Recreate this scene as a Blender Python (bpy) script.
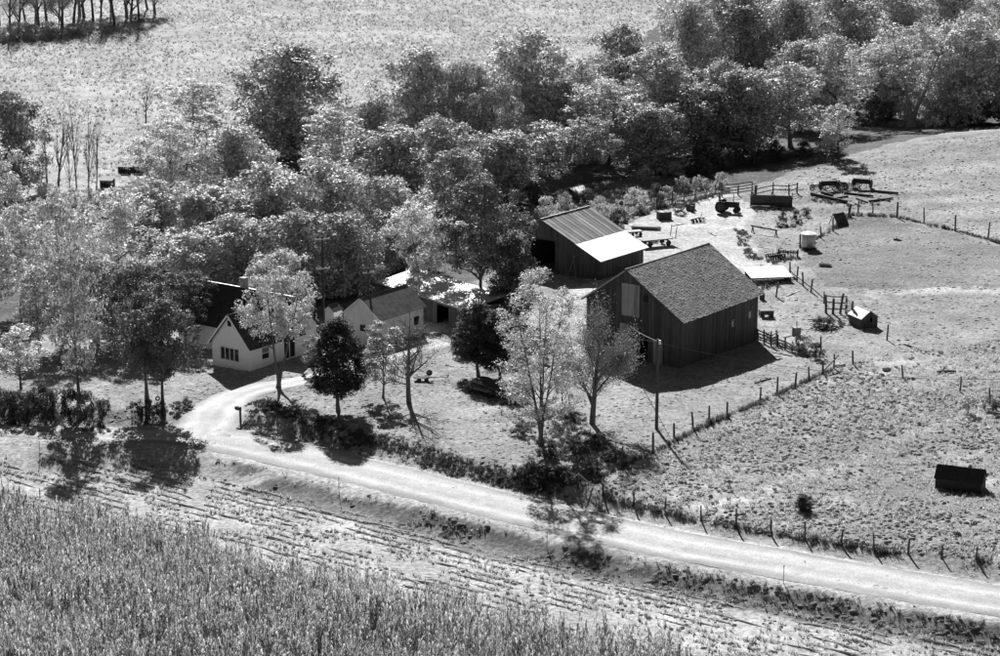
import bpy, math, random
import numpy as np
from mathutils import Vector, Matrix

for _o in list(bpy.data.objects):
    bpy.data.objects.remove(_o)
scn = bpy.context.scene
COL = scn.collection

# ------------------------------------------------------------------ camera
CAM_H = 56.0                 # metres above the farm yard
FPX = 2200.0                 # focal length in photograph pixels (1000 wide)
PITCH = math.radians(14.0)
CP, SP = math.cos(PITCH), math.sin(PITCH)
cam_d = bpy.data.cameras.new('camera')
cam = bpy.data.objects.new('camera', cam_d); COL.objects.link(cam)
cam.location = (0, 0, CAM_H)
cam.rotation_euler = (math.radians(90) - PITCH, 0, 0)
cam_d.sensor_fit = 'HORIZONTAL'; cam_d.sensor_width = 36.0
cam_d.lens = 36.0 * FPX / 1000.0
cam_d.clip_start = 1.0; cam_d.clip_end = 9000
scn.camera = cam

# ------------------------------------------------------------------ sky and sun
SUN_EL = math.radians(33.5)
SUN_AZ = math.radians(-8.4)            # sun stands behind the farm, a little to the left
w = bpy.data.worlds.new('World'); scn.world = w; w.use_nodes = True
nt = w.node_tree
sky = nt.nodes.new('ShaderNodeTexSky'); sky.sky_type = 'NISHITA'; sky.sun_disc = False
sky.air_density = .5; sky.dust_density = .35; sky.sun_elevation = SUN_EL; sky.sun_rotation = SUN_AZ
bw = nt.nodes.new('ShaderNodeSeparateColor')            # film behind a red filter: only the red of the sky light counts
bg = nt.nodes['Background']; bg.inputs['Strength'].default_value = 0.05
nt.links.new(sky.outputs[0], bw.inputs[0]); nt.links.new(bw.outputs[0], bg.inputs['Color'])
sun_d = bpy.data.lights.new('sun', 'SUN'); sun_d.energy = 5.0; sun_d.angle = math.radians(0.5)
sun_d.color = (1, 1, 1)
sun = bpy.data.objects.new('sun', sun_d); COL.objects.link(sun)
sdir = Vector((math.sin(SUN_AZ) * math.cos(SUN_EL), math.cos(SUN_AZ) * math.cos(SUN_EL), math.sin(SUN_EL)))
sun.rotation_euler = (-sdir).to_track_quat('-Z', 'Y').to_euler()
sun.location = (0, 200, 150)
scn.view_settings.view_transform = 'Standard'; scn.view_settings.look = 'None'
scn.view_settings.gamma = 1.0; scn.view_settings.use_curve_mapping = False
scn.view_settings.exposure = .9

# ------------------------------------------------------------------ small tools
rng = np.random.default_rng(7)
random.seed(7)

def smooth(a, b, t):
    t = np.clip((t - a) / (b - a), 0, 1)
    return t * t * (3 - 2 * t)

_tabs = {}
def vnoise(x, y, sc, seed=0):
    """value noise 0..1"""
    if seed not in _tabs:
        _tabs[seed] = np.random.default_rng(100 + seed).random((256, 256))
    T = _tabs[seed]
    x = np.asarray(x, float) / sc + 1000.3; y = np.asarray(y, float) / sc + 1000.7
    xi = np.floor(x).astype(int); yi = np.floor(y).astype(int)
    fx = x - xi; fy = y - yi
    fx = fx * fx * (3 - 2 * fx); fy = fy * fy * (3 - 2 * fy)
    a = T[xi % 256, yi % 256]; b = T[(xi + 1) % 256, yi % 256]
    c = T[xi % 256, (yi + 1) % 256]; d = T[(xi + 1) % 256, (yi + 1) % 256]
    return (a * (1 - fx) + b * fx) * (1 - fy) + (c * (1 - fx) + d * fx) * fy

def flat(px, py, z=0.0):
    """photo pixel to the point where its ray meets the level z"""
    a = (px - 500.0) / FPX; b = (328.0 - py) / FPX
    dx, dy, dz = a, CP + b * SP, -SP + b * CP
    t = (CAM_H - z) / -dz
    return dx * t, dy * t

# road centre line (ground level 0), half widths
ROAD_PX = [(-120, 424, 1.7), (0, 431, 1.7), (60, 433, 1.8), (120, 436, 2.0), (180, 435, 2.6), (225, 440, 3.0), (300, 457, 3.0),
           (400, 481, 3.0), (500, 506, 3.0), (625, 535.5, 3.0), (750, 559, 3.0), (870, 580, 3.0), (1000, 601.5, 3.0), (1180, 631, 3.0)]
ROAD = np.array([(*flat(a, b), h) for a, b, h in ROAD_PX])

def _resample(P, step):
    out = []
    for i in range(len(P) - 1):
        n = max(1, int(np.linalg.norm(P[i + 1][:2] - P[i][:2]) / step))
        for k in range(n):
            out.append(P[i] + (P[i + 1] - P[i]) * k / n)
    out.append(P[-1]); return np.array(out)

def _smoothline(P, it=3):
    for _ in range(it):
        Q = [P[0]]
        for i in range(len(P) - 1):
            Q.append(P[i] * .75 + P[i + 1] * .25); Q.append(P[i] * .25 + P[i + 1] * .75)
        Q.append(P[-1]); P = np.array(Q)
    return P
ROAD = _smoothline(ROAD, 2)
DRIVE_PX = [(196, 440, 2.6), (206, 428, 2.9), (218, 412, 3.0), (236, 398, 2.2), (262, 391, 1.9), (292, 388, 1.7), (322, 382, 1.6), (352, 371, 1.6), (398, 352, 1.9), (440, 341, 2.4)]
DRIVE = _smoothline(np.array([(*flat(a, b), h) for a, b, h in DRIVE_PX]), 2)

def polydist(x, y, P):
    """signed distance to a polyline (positive = away from the camera side) and half width there"""
    best = np.full(x.shape, 1e9); sg = np.zeros(x.shape); hw = np.zeros(x.shape)
    for i in range(len(P) - 1):
        ax, ay, ah = P[i]; bx, by, bh = P[i + 1]
        dx, dy = bx - ax, by - ay; L2 = dx * dx + dy * dy
        t = np.clip(((x - ax) * dx + (y - ay) * dy) / L2, 0, 1)
        qx, qy = ax + t * dx, ay + t * dy
        d = np.hypot(x - qx, y - qy)
        m = d < best
        best = np.where(m, d, best); hw = np.where(m, ah + (bh - ah) * t, hw)
        sg = np.where(m, np.sign(dx * (y - ay) - dy * (x - ax)), sg)
    return best * sg, hw

def base_h(x, y):
    """large forms of the land"""
    x = np.asarray(x, float); y = np.asarray(y, float)
    h = 6.2 * np.exp(-((x - 98) / 48) ** 2 - ((y - 322) / 29) ** 2)
    h = h + 1.2 * np.exp(-((x - 75) / 30) ** 2 - ((y - 262) / 30) ** 2)
    h = h + smooth(370, 640, y) * 12 + smooth(600, 2500, y) * 60
    t, hw = polydist(x, y, ROAD)
    e = np.abs(t) - hw
    gap = np.exp(-((x + 26.5) / 6.0) ** 2)                    # where the drive leaves the road
    lower = -.9 * smooth(0.4, 3.4 + 4 * smooth(-14, -45, x), e)
    upper = -0.3 * smooth(0.1, 1.2, e) * (1 - gap) + (1.0 - .8 * gap - .45 * smooth(8, 18, x)) * smooth(1.2, 4.6, e) * (1 - smooth(6, 45, e))
    h = h + np.where(t < 0, lower, upper)
    h = h + (vnoise(x, y, 17, 1) - .5) * .5 * smooth(4, 14, e)
    return h

def P3(px, py):
    """photo pixel to the point of the ground it shows"""
    a = (px - 500.0) / FPX; b = (328.0 - py) / FPX
    d = np.array([a, CP + b * SP, -SP + b * CP])
    t = np.concatenate([np.arange(100, 700, 1.0), np.arange(700, 3000, 10.0)])
    X = d[0] * t; Y = d[1] * t; Z = CAM_H + d[2] * t
    g = Z - base_h(X, Y)
    i = int(np.argmax(g < 0)) if (g < 0).any() else len(t) - 1
    lo, hi = t[max(i - 1, 0)], t[i]
    for _ in range(24):
        m = .5 * (lo + hi)
        if CAM_H + d[2] * m - float(base_h(np.array(d[0] * m), np.array(d[1] * m))) < 0: hi = m
        else: lo = m
    return Vector((d[0] * hi, d[1] * hi, float(base_h(np.array(d[0] * hi), np.array(d[1] * hi)))))

def gz(x, y):
    return float(base_h(np.array(float(x)), np.array(float(y))))

def zat(p, py):
    """height at which the vertical over p shows at photo row py"""
    m = (328.0 - py) / FPX
    return CAM_H - p[1] * (SP - m * CP) / (CP + m * SP)

def ppm(p):
    return FPX / (p[1] * CP + (CAM_H - p[2]) * SP)

def poly_world(pts):
    return np.array([tuple(P3(a, b))[:2] for a, b in pts])

def inpoly(x, y, P):
    c = np.zeros(x.shape, bool); n = len(P)
    for i in range(n):
        x0, y0 = P[i]; x1, y1 = P[i - 1]
        if abs(y1 - y0) < 1e-9: continue
        c ^= ((y0 > y) != (y1 > y)) & (x < (x1 - x0) * (y - y0) / (y1 - y0) + x0)
    return c

# ------------------------------------------------------------------ meshes
def np_mesh(name, V, F, k):
    """fast mesh from arrays; every face has k corners"""
    me = bpy.data.meshes.new(name)
    V = np.asarray(V, np.float32); F = np.asarray(F, np.int32)
    me.vertices.add(len(V)); me.vertices.foreach_set('co', V.ravel())
    me.loops.add(F.size); me.loops.foreach_set('vertex_index', F.ravel())
    me.polygons.add(len(F)); me.polygons.foreach_set('loop_start', np.arange(0, F.size, k, dtype=np.int32))
    me.update(calc_edges=True)
    return me

class MB:
    """collects shapes for one mesh object"""
    def __init__(s): s.v = []; s.f = []
    def poly(s, pts, faces):
        o = len(s.v); s.v += [tuple(p) for p in pts]; s.f += [tuple(i + o for i in f) for f in faces]; return s
    def box(s, x0, x1, y0, y1, z0, z1):
        return s.poly([(x0, y0, z0), (x1, y0, z0), (x1, y1, z0), (x0, y1, z0), (x0, y0, z1), (x1, y0, z1), (x1, y1, z1), (x0, y1, z1)],
                      [(3, 2, 1, 0), (4, 5, 6, 7), (0, 1, 5, 4), (1, 2, 6, 5), (2, 3, 7, 6), (3, 0, 4, 7)])
    def hexa(s, p):
        return s.poly(p, [(3, 2, 1, 0), (4, 5, 6, 7), (0, 1, 5, 4), (1, 2, 6, 5), (2, 3, 7, 6), (3, 0, 4, 7)])
    def prism(s, prof, x0, x1, ax='x'):
        """profile points (a,b) swept along an axis"""
        n = len(prof)
        mk = (lambda t, a, b: (t, a, b)) if ax == 'x' else ((lambda t, a, b: (a, t, b)) if ax == 'y' else (lambda t, a, b: (a, b, t)))
        pts = [mk(x0, a, b) for a, b in prof] + [mk(x1, a, b) for a, b in prof]
        fs = [tuple(range(n))[::-1], tuple(range(n, 2 * n))] + [(i, (i + 1) % n, n + (i + 1) % n, n + i) for i in range(n)]
        return s.poly(pts, fs)
    def tube(s, pts, rad, n=6, cap=True):
        pts = [Vector(p) for p in pts]
        if not hasattr(rad, '__len__'): rad = [rad] * len(pts)
        o = len(s.v)
        for i, p in enumerate(pts):
            d = (pts[min(i + 1, len(pts) - 1)] - pts[max(i - 1, 0)]).normalized()
            a = Vector((0, 0, 1)) if abs(d.z) < .9 else Vector((1, 0, 0))
            u = d.cross(a).normalized(); q = d.cross(u)
            for j in range(n):
                t = 2 * math.pi * j / n
                s.v.append(tuple(p + (u * math.cos(t) + q * math.sin(t)) * rad[i]))
        for i in range(len(pts) - 1):
            for j in range(n):
                a = o + i * n + j; b = o + i * n + (j + 1) % n
                s.f.append((a, b, b + n, a + n))
        if cap:
            s.f.append(tuple(range(o, o + n))[::-1]); s.f.append(tuple(range(o + (len(pts) - 1) * n, o + len(pts) * n)))
        return s
    def ring(s, c, R, r, axis='y', n=16, m=6):
        """a torus (tyre, rim)"""
        o = len(s.v)
        for i in range(n):
            t = 2 * math.pi * i / n
            for j in range(m):
                q = 2 * math.pi * j / m; a = R + r * math.cos(q); b = r * math.sin(q)
                p = (a * math.cos(t), b, a * math.sin(t)) if axis == 'y' else ((b, a * math.cos(t), a * math.sin(t)) if axis == 'x' else (a * math.cos(t), a * math.sin(t), b))
                s.v.append((p[0] + c[0], p[1] + c[1], p[2] + c[2]))
        for i in range(n):
            for j in range(m):
                s.f.append((o + i * m + j, o + ((i + 1) % n) * m + j, o + ((i + 1) % n) * m + (j + 1) % m, o + i * m + (j + 1) % m))
        return s
    def lathe(s, prof, n=16, c=(0, 0, 0)):
        """profile (r,z) turned about z"""
        o = len(s.v); k = len(prof)
        for i in range(n):
            t = 2 * math.pi * i / n
            for r, z in prof: s.v.append((c[0] + r * math.cos(t), c[1] + r * math.sin(t), c[2] + z))
        for i in range(n):
            for j in range(k - 1):
                a = o + i * k + j; b = o + ((i + 1) % n) * k + j
                s.f.append((a, b, b + 1, a + 1))
        return s
    def mesh(s, name):
        me = bpy.data.meshes.new(name); me.from_pydata(s.v, [], s.f); me.update(); return me

def link(name, me, m=None, parent=None, smoothed=False):
    o = bpy.data.objects.new(name, me); COL.objects.link(o)
    if m is not None and me is not None and not me.materials: me.materials.append(m)
    if parent is not None: o.parent = parent
    if smoothed and me is not None: me.polygons.foreach_set('use_smooth', [True] * len(me.polygons))
    return o
def part(name, mb, m, parent, smoothed=False, kind=None):
    o = link(name, mb.mesh(name), m, parent, smoothed)
    if kind: o['kind'] = kind
    return o
def tag(o, label, cat, group=None, kind=None):
    if label: o['label'] = label
    if cat: o['category'] = cat
    if group: o['group'] = group
    if kind: o['kind'] = kind
    return o
def thing(name, label, cat, loc, rz=0.0, group=None):
    o = bpy.data.objects.new(name, None); COL.objects.link(o); o.empty_display_size = .3
    o.location = loc; o.rotation_euler = (0, 0, rz)
    return tag(o, label, cat, group)

# ------------------------------------------------------------------ materials (black and white film: greys only)
def _grey(v): return (v, v, v, 1)
def mat(name, v, var=.25, scale=6.0, rough=.85, metal=0.0, bump=0.0, stretch=(1, 1, 1), objvar=0.0, spec=.3, island=0.0, fine=.0):
    m = bpy.data.materials.new(name); m.use_nodes = True
    n = m.node_tree.nodes; l = m.node_tree.links
    b = n['Principled BSDF']; b.inputs['Roughness'].default_value = rough; b.inputs['Metallic'].default_value = metal
    b.inputs['Specular IOR Level'].default_value = spec
    tc = n.new('ShaderNodeTexCoord'); mp = n.new('ShaderNodeMapping'); mp.inputs['Scale'].default_value = stretch
    l.new(tc.outputs['Object'], mp.inputs['Vector'])
    no = n.new('ShaderNodeTexNoise'); no.inputs['Scale'].default_value = scale; no.inputs['Detail'].default_value = 6; no.inputs['Roughness'].default_value = .65
    l.new(mp.outputs[0], no.inputs['Vector'])
    mr = n.new('ShaderNodeMapRange'); mr.inputs['From Min'].default_value = .3; mr.inputs['From Max'].default_value = .7
    mr.inputs['To Min'].default_value = v * (1 - var); mr.inputs['To Max'].default_value = v * (1 + var)
    l.new(no.outputs[0], mr.inputs['Value'])
    cur = mr.outputs[0]
    def mul(src, k):
        q = n.new('ShaderNodeMapRange'); q.inputs['To Min'].default_value = 1 - k; q.inputs['To Max'].default_value = 1 + k
        l.new(src, q.inputs['Value'])
        mm = n.new('ShaderNodeMath'); mm.operation = 'MULTIPLY'; l.new(cur, mm.inputs[0]); l.new(q.outputs[0], mm.inputs[1]); return mm.outputs[0]
    if objvar:
        oi = n.new('ShaderNodeObjectInfo'); cur = mul(oi.outputs['Random'], objvar)
    if island:
        ge = n.new('ShaderNodeNewGeometry'); cur = mul(ge.outputs['Random Per Island'], island)
    l.new(cur, b.inputs['Base Color'])
    if bump:
        bp = n.new('ShaderNodeBump'); bp.inputs['Strength'].default_value = bump; bp.inputs['Distance'].default_value = .05
        l.new(no.outputs[0], bp.inputs['Height']); l.new(bp.outputs[0], b.inputs['Normal'])
    return m

def leafmat(name, v, trans=.35, var=.35, objvar=.2, gloss=.0, grough=.55):
    m = bpy.data.materials.new(name); m.use_nodes = True
    n = m.node_tree.nodes; l = m.node_tree.links
    n.remove(n['Principled BSDF']); out = n['Material Output']
    ge = n.new('ShaderNodeNewGeometry'); oi = n.new('ShaderNodeObjectInfo')
    a = n.new('ShaderNodeMapRange'); a.inputs['To Min'].default_value = v * (1 - var); a.inputs['To Max'].default_value = v * (1 + var)
    l.new(ge.outputs['Random Per Island'], a.inputs['Value'])
    b = n.new('ShaderNodeMapRange'); b.inputs['To Min'].default_value = 1 - objvar; b.inputs['To Max'].default_value = 1 + objvar
    l.new(oi.outputs['Random'], b.inputs['Value'])
    mm = n.new('ShaderNodeMath'); mm.operation = 'MULTIPLY'; l.new(a.outputs[0], mm.inputs[0]); l.new(b.outputs[0], mm.inputs[1])
    d = n.new('ShaderNodeBsdfDiffuse'); t = n.new('ShaderNodeBsdfTranslucent'); mx = n.new('ShaderNodeMixShader')
    g = n.new('ShaderNodeBsdfGlossy'); g.inputs['Roughness'].default_value = grough; g.inputs['Color'].default_value = _grey(.85)
    m2 = n.new('ShaderNodeMixShader'); m2.inputs[0].default_value = gloss
    l.new(mm.outputs[0], d.inputs['Color']); l.new(mm.outputs[0], t.inputs['Color'])
    mx.inputs[0].default_value = trans
    l.new(d.outputs[0], mx.inputs[1]); l.new(t.outputs[0], mx.inputs[2])
    l.new(mx.outputs[0], m2.inputs[1]); l.new(g.outputs[0], m2.inputs[2]); l.new(m2.outputs[0], out.inputs['Surface'])
    return m

M = {}
M['leaf_pale'] = leafmat('pale_leaves', .62, .24, .6, gloss=.06)
M['leaf_mid'] = leafmat('leaves', .58, .14, .65, gloss=.07)
M['leaf_dark'] = leafmat('dark_leaves', .46, .10, .7, gloss=.07)
M['leaf_middark'] = leafmat('mid_dark_leaves', .25, .15, gloss=.05)  # leaf tone between the dark and the deep leaves
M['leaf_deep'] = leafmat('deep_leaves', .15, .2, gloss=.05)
M['cedar'] = leafmat('cedar_needles', .085, .2, .6, gloss=.02)
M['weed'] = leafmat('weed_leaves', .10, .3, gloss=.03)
M['grass'] = leafmat('grass_blades', .44, .5, .4, 0)
M['grass_dark'] = leafmat('rank_grass_blades', .13, .35, .4, 0)
M['straw'] = leafmat('straw', .50, .35, .4, 0)
M['corn'] = leafmat('dry_corn_leaves', .46, .45, .5, 0, .02)
M['tussock'] = leafmat('tussock_blades', .19, .3, .5, 0)
M['bark'] = mat('bark', .10, .5, 5, bump=.6, stretch=(1, 1, .3))
M['bark_pale'] = mat('pale_bark', .26, .4, 5, bump=.5, stretch=(1, 1, .3))
M['barn'] = mat('weathered_barn_board', .08, .45, 3.0, .9, bump=.3, stretch=(4, 4, .25), objvar=.28)
M['barn_pale'] = mat('pale_weathered_board', .30, .35, 3.0, .9, bump=.3, stretch=(4, 4, .25), objvar=.3)
M['shingle'] = mat('wood_shingle', .28, .45, 1.2, .8, bump=.1, island=.28)
M['roof_dark'] = mat('dark_roofing', .045, .4, 2, .85, bump=.2)
M['mossy'] = mat('mossy_roofing', .13, .5, 1.5, .85, bump=.3)
M['roof_board'] = mat('roof_sheathing', .10, .3, 3)
M['tin_old'] = mat('weathered_sheet_metal', .30, .35, 1.5, .5, .55, objvar=.45, stretch=(1, .4, .4))
M['tin_new'] = mat('bright_sheet_metal', .85, .08, 1.2, .6, .8, spec=.5)
M['tin_worn'] = mat('worn_sheet_metal', .55, .3, .8, .75, .45)
M['white'] = mat('white_paint', .86, .06, 2.5, .6)
M['whitewash'] = mat('worn_white_paint', .78, .14, 3, .8, stretch=(3, 3, .4))
M['dark'] = mat('dark_interior', .02, .2, 3)
M['glass'] = mat('window_glass', .03, .1, 3, .08, spec=.8)
M['post'] = mat('fence_post_wood', .09, .4, 6, stretch=(3, 3, .5), objvar=.4)
M['rail'] = mat('fence_rail_wood', .17, .4, 5, objvar=.4)
M['wire'] = mat('fence_wire', .12, .1, 5, .6, .3)
M['iron'] = mat('dark_iron', .035, .4, 6, .6, .3)
M['rust'] = mat('rusty_iron', .07, .5, 6, .8, .2)
M['rubber'] = mat('tyre_rubber', .02, .2, 8, .8)
M['galv'] = mat('galvanised_metal', .42, .18, 3, .42, .6)
M['plank'] = mat('grey_plank', .40, .35, 4, .9, objvar=.35)
M['timber'] = mat('dark_timber', .06, .4, 4, .9, objvar=.3)
M['tar'] = mat('tarred_roofing', .035, .35, 3, .75)
M['car'] = mat('dark_car_paint', .025, .15, 2, .3, spec=.5)
M['chrome'] = mat('chrome', .7, .05, 3, .15, 1.0)
M['gravel'] = mat('gravel', .52, .16, .9, .95, bump=.5)
M['stone'] = mat('field_stone', .42, .3, 3, .9, bump=.5)

# ------------------------------------------------------------------ the land
Z_CORN = poly_world([(-140, 470), (0, 497), (75, 518), (215, 548), (250, 566), (350, 589), (447, 609), (500, 624), (550, 636), (662, 664), (760, 690), (780, 790), (-140, 790)])
Z_YARD = poly_world([(596, 245), (640, 216), (690, 204), (726, 194), (754, 196), (757, 210), (744, 222), (752, 240), (770, 262), (760, 280), (700, 262), (650, 262), (600, 290), (560, 305), (575, 285), (646, 262)])
Z_YARD2 = poly_world([(744, 222), (757, 210), (795, 214), (830, 214), (845, 220), (806, 247), (792, 272), (826, 302), (850, 322), (835, 345), (796, 345), (757, 325), (757, 270)])
Z_YARD3 = poly_world([(410, 352), (470, 326), (560, 303), (590, 300), (590, 350), (560, 352), (500, 372), (450, 372)])
Z_PADD = poly_world([(852, 214), (880, 214), (1000, 246), (1120, 270), (1120, 292), (870, 291), (826, 288), (800, 262), (815, 245)])
Z_PATH = poly_world([(862, 296), (880, 289), (1120, 284), (1120, 292), (900, 296), (880, 301)])
Z_HILL = poly_world([(752, 200), (790, 175), (930, 138), (1150, 128), (1150, 268), (1000, 240), (880, 212), (850, 210), (800, 212)])
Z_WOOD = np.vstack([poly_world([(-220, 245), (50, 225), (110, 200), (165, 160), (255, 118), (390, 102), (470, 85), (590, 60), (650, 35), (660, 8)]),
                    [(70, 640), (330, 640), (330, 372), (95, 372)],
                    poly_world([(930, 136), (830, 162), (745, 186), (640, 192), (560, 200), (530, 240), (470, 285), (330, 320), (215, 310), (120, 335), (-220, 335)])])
Z_PAST = poly_world([(600, 496), (655, 455), (830, 372), (900, 350), (1000, 340), (1150, 330), (1150, 600), (976, 562), (800, 540), (700, 522), (640, 508)])
Z_WEED = poly_world([(520, 215), (560, 190), (640, 178), (720, 184), (716, 194), (640, 212), (610, 226), (580, 208), (545, 224)])

COWPATH = _smoothline(np.array([(*poly_world([q])[0], .5) for q in [(690, 512), (760, 492), (815, 474), (868, 455), (915, 432), (960, 420), (1040, 404)]]), 2)
def zone_fields(x, y):
    """ground tone, small relief and grass cover from what grows there"""
    wx = x + (vnoise(x, y, 1.3, 3) - .5) * 1.6 + (vnoise(x, y, 5, 13) - .5) * 2.0
    wy = y + (vnoise(x, y, 1.3, 4) - .5) * 2.2 + (vnoise(x, y, 5, 14) - .5) * 3.0
    alb = np.full(x.shape, .28); amp = np.full(x.shape, .05)
    far = (wy > 335) | ((x < -22) & (wy > 262))
    alb[far] = .40; amp[far] = .05
    t, hw = polydist(x, y, ROAD); e = np.abs(t) - hw
    near = t < 0
    alb[near] = .40; amp[near] = .06
    def z(P, a, m):
        i = inpoly(wx, wy, P); alb[i] = a; amp[i] = m
    z(Z_HILL, .29, .05); z(Z_PAST, .31, .15); z(Z_PADD, .20, .03); z(Z_PATH, .36, .03)
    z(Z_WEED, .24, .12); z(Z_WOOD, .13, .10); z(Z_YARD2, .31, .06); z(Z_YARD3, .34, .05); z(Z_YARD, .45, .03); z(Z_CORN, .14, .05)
    band = inpoly(wx, wy, Z_PADD) | inpoly(wx, wy, Z_HILL); alb = np.where(band, alb * (.72 + .56 * vnoise(x * .12 + y * .02, y, 3.2, 61)) * (.85 + .3 * vnoise(x, y, 14, 62)), alb)
    cp, _ = polydist(x, y, COWPATH); alb = np.where(np.abs(cp) < .7, .40, alb); pst = inpoly(wx, wy, Z_PAST); alb = np.where(pst, alb * (.8 + .4 * vnoise(x, y, 9, 63)), alb)
    bank = near & (e > .9 + 1.2 * vnoise(x, y, 4, 8)) & (e < 4.2 + 1.5 * vnoise(x, y, 6, 9)) & (x > -24 + 6 * vnoise(x, y, 3, 10)); alb[bank] = .17; amp[bank] = .12
    verge = np.abs(e) < 1.0; alb[verge] = .40; amp[verge] = .02
    up = (~near) & (e > .9) & (e < 3.2); alb[up] = .31
    d, dh = polydist(x, y, DRIVE); i = np.abs(d) < dh + .3; amp[i] = .01
    return alb, amp

def ground_h(x, y):
    x = np.asarray(x, float); y = np.asarray(y, float)
    _, amp = zone_fields(x, y)
    return base_h(x, y) + amp * ((vnoise(x, y, .95, 5) - .5) * 1.6 + (vnoise(x, y, 2.7, 6) - .5) * 1.4)

def grid_sheet(xs, ys, detail):
    X, Y = np.meshgrid(xs, ys); x = X.ravel(); y = Y.ravel()
    alb, amp = zone_fields(x, y)
    z = base_h(x, y)
    if detail: z = z + amp * ((vnoise(x, y, .95, 5) - .5) * 1.6 + (vnoise(x, y, 2.7, 6) - .5) * 1.4)
    nx, ny = len(xs), len(ys)
    i = (np.arange(ny - 1)[:, None] * nx + np.arange(nx - 1)[None, :]).ravel()
    return np.c_[x, y, z], np.c_[i, i + 1, i + nx + 1, i + nx], alb

def axis2(c, step, ends):
    c = list(c); g = step; a = c[0]; lo = []
    while a > ends[0]: g *= 1.18; a -= g; lo.append(a)
    g = step; b = c[-1]; hi = []
    while b < ends[1]: g *= 1.18; b += g; hi.append(b)
    return np.array(lo[::-1] + c + hi)
def axis(core0, core1, step, ends, grow=1.18):
    c = list(np.arange(core0, core1 + 1e-6, step)); k = 4 if grow == 1.0 else 1
    g = step * k; a = c[0]; lo = []
    while a > ends[0]: g *= grow; a -= g; lo.append(a)
    g = step * k; b = c[-1]; hi = []
    while b < ends[1]: g *= grow; b += g; hi.append(b)
    return np.array(lo[::-1] + c + hi)
gx = axis(-90, 92, .5, (-160, 160), 1.0); gx = axis2(gx, 2.0, (-3500, 3500)); gy = axis2(np.concatenate([axis(126, 372, .5, (100, 372), 1.18), np.arange(373.5, 620, 1.5)]), 2.0, (-200, 6500))
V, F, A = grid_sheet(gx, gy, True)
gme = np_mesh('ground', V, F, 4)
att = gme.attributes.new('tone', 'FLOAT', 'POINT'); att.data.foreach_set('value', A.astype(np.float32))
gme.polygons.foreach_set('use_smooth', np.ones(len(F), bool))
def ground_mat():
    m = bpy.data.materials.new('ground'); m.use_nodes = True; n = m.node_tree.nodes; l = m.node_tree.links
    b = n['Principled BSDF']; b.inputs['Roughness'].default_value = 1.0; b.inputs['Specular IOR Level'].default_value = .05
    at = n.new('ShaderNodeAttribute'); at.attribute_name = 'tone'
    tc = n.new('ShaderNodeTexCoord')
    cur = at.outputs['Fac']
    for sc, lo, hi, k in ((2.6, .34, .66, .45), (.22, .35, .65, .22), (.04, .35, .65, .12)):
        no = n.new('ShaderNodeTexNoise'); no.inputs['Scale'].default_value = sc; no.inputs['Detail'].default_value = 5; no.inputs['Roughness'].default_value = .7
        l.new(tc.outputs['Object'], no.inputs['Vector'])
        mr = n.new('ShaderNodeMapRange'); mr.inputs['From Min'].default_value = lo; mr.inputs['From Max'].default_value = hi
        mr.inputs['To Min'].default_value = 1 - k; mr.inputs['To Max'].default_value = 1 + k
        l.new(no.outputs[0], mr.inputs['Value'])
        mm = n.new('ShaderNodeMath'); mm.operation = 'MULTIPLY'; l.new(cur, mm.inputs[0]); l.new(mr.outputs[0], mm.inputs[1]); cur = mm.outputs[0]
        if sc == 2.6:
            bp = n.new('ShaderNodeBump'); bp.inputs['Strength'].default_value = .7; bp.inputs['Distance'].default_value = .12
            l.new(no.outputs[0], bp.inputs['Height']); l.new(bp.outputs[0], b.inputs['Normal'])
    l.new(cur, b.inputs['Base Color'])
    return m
ground = link('ground', gme, ground_mat()); ground['kind'] = 'structure'; ground['label'] = 'grassy farmland of lawn, pasture and stubble field'

def ribbon(name, P, mname, lift, ragged, label, step=.5, ncol=17):
    """a sheet laid along a line on the land, with worn ragged edges"""
    P = _resample(P, step); n = len(P)
    T = np.gradient(P[:, :2], axis=0); T /= np.linalg.norm(T, axis=1)[:, None]; N = np.c_[-T[:, 1], T[:, 0]]
    s = np.linspace(-1, 1, ncol); V = []
    for j, q in enumerate(s):
        wob = 1 + ragged * (vnoise(np.arange(n) * step, np.full(n, j * 0 + (50 if q > 0 else 90.)), 1.7, 21) - .5) * 2
        wob = wob + ragged * .6 * (vnoise(np.arange(n) * step, np.full(n, 10. if q > 0 else 30.), .6, 22) - .5) * 2
        xy = P[:, :2] + N * (P[:, 2] * q * wob)[:, None]
        z = base_h(xy[:, 0], xy[:, 1]) + lift + (.05 * (1 - q * q) - .045 * (abs(abs(q) - .42) < .15))
        V.append(np.c_[xy, np.maximum(z, ground_h(xy[:, 0], xy[:, 1]) + .004)])
    V = np.array(V).transpose(1, 0, 2).reshape(-1, 3); Q = np.tile(s, n); K = np.repeat(np.arange(n) * step, ncol)
    i = (np.arange(n - 1)[:, None] * ncol + np.arange(ncol - 1)[None, :]).ravel()
    o = link(name, np_mesh(name, V, np.c_[i, i + ncol, i + ncol + 1, i + 1], 4), M[mname], None, True)
    dq = .09 * (vnoise(K, Q * 0 + 3., 9, 23) - .5) * 2; g_ = lambda c, w_: np.exp(-((Q - c - dq) / w_) ** 2)
    tone = .80 + .30 * (g_(.5, .15) + g_(-.42, .15)) + .10 * g_(.1, .12) - .26 * smooth(.72, 1.0, np.abs(Q)) - .12 * g_(-.8, .1) + .16 * (vnoise(K, Q * 4, 3.5, 24) - .5) + .14 * (vnoise(K, Q * 9, .8, 25) - .5)
    at = o.data.attributes.new('wear', 'FLOAT', 'POINT'); at.data.foreach_set('value', tone.astype(np.float32))
    o['kind'] = 'structure'; o['label'] = label
    return o
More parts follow.
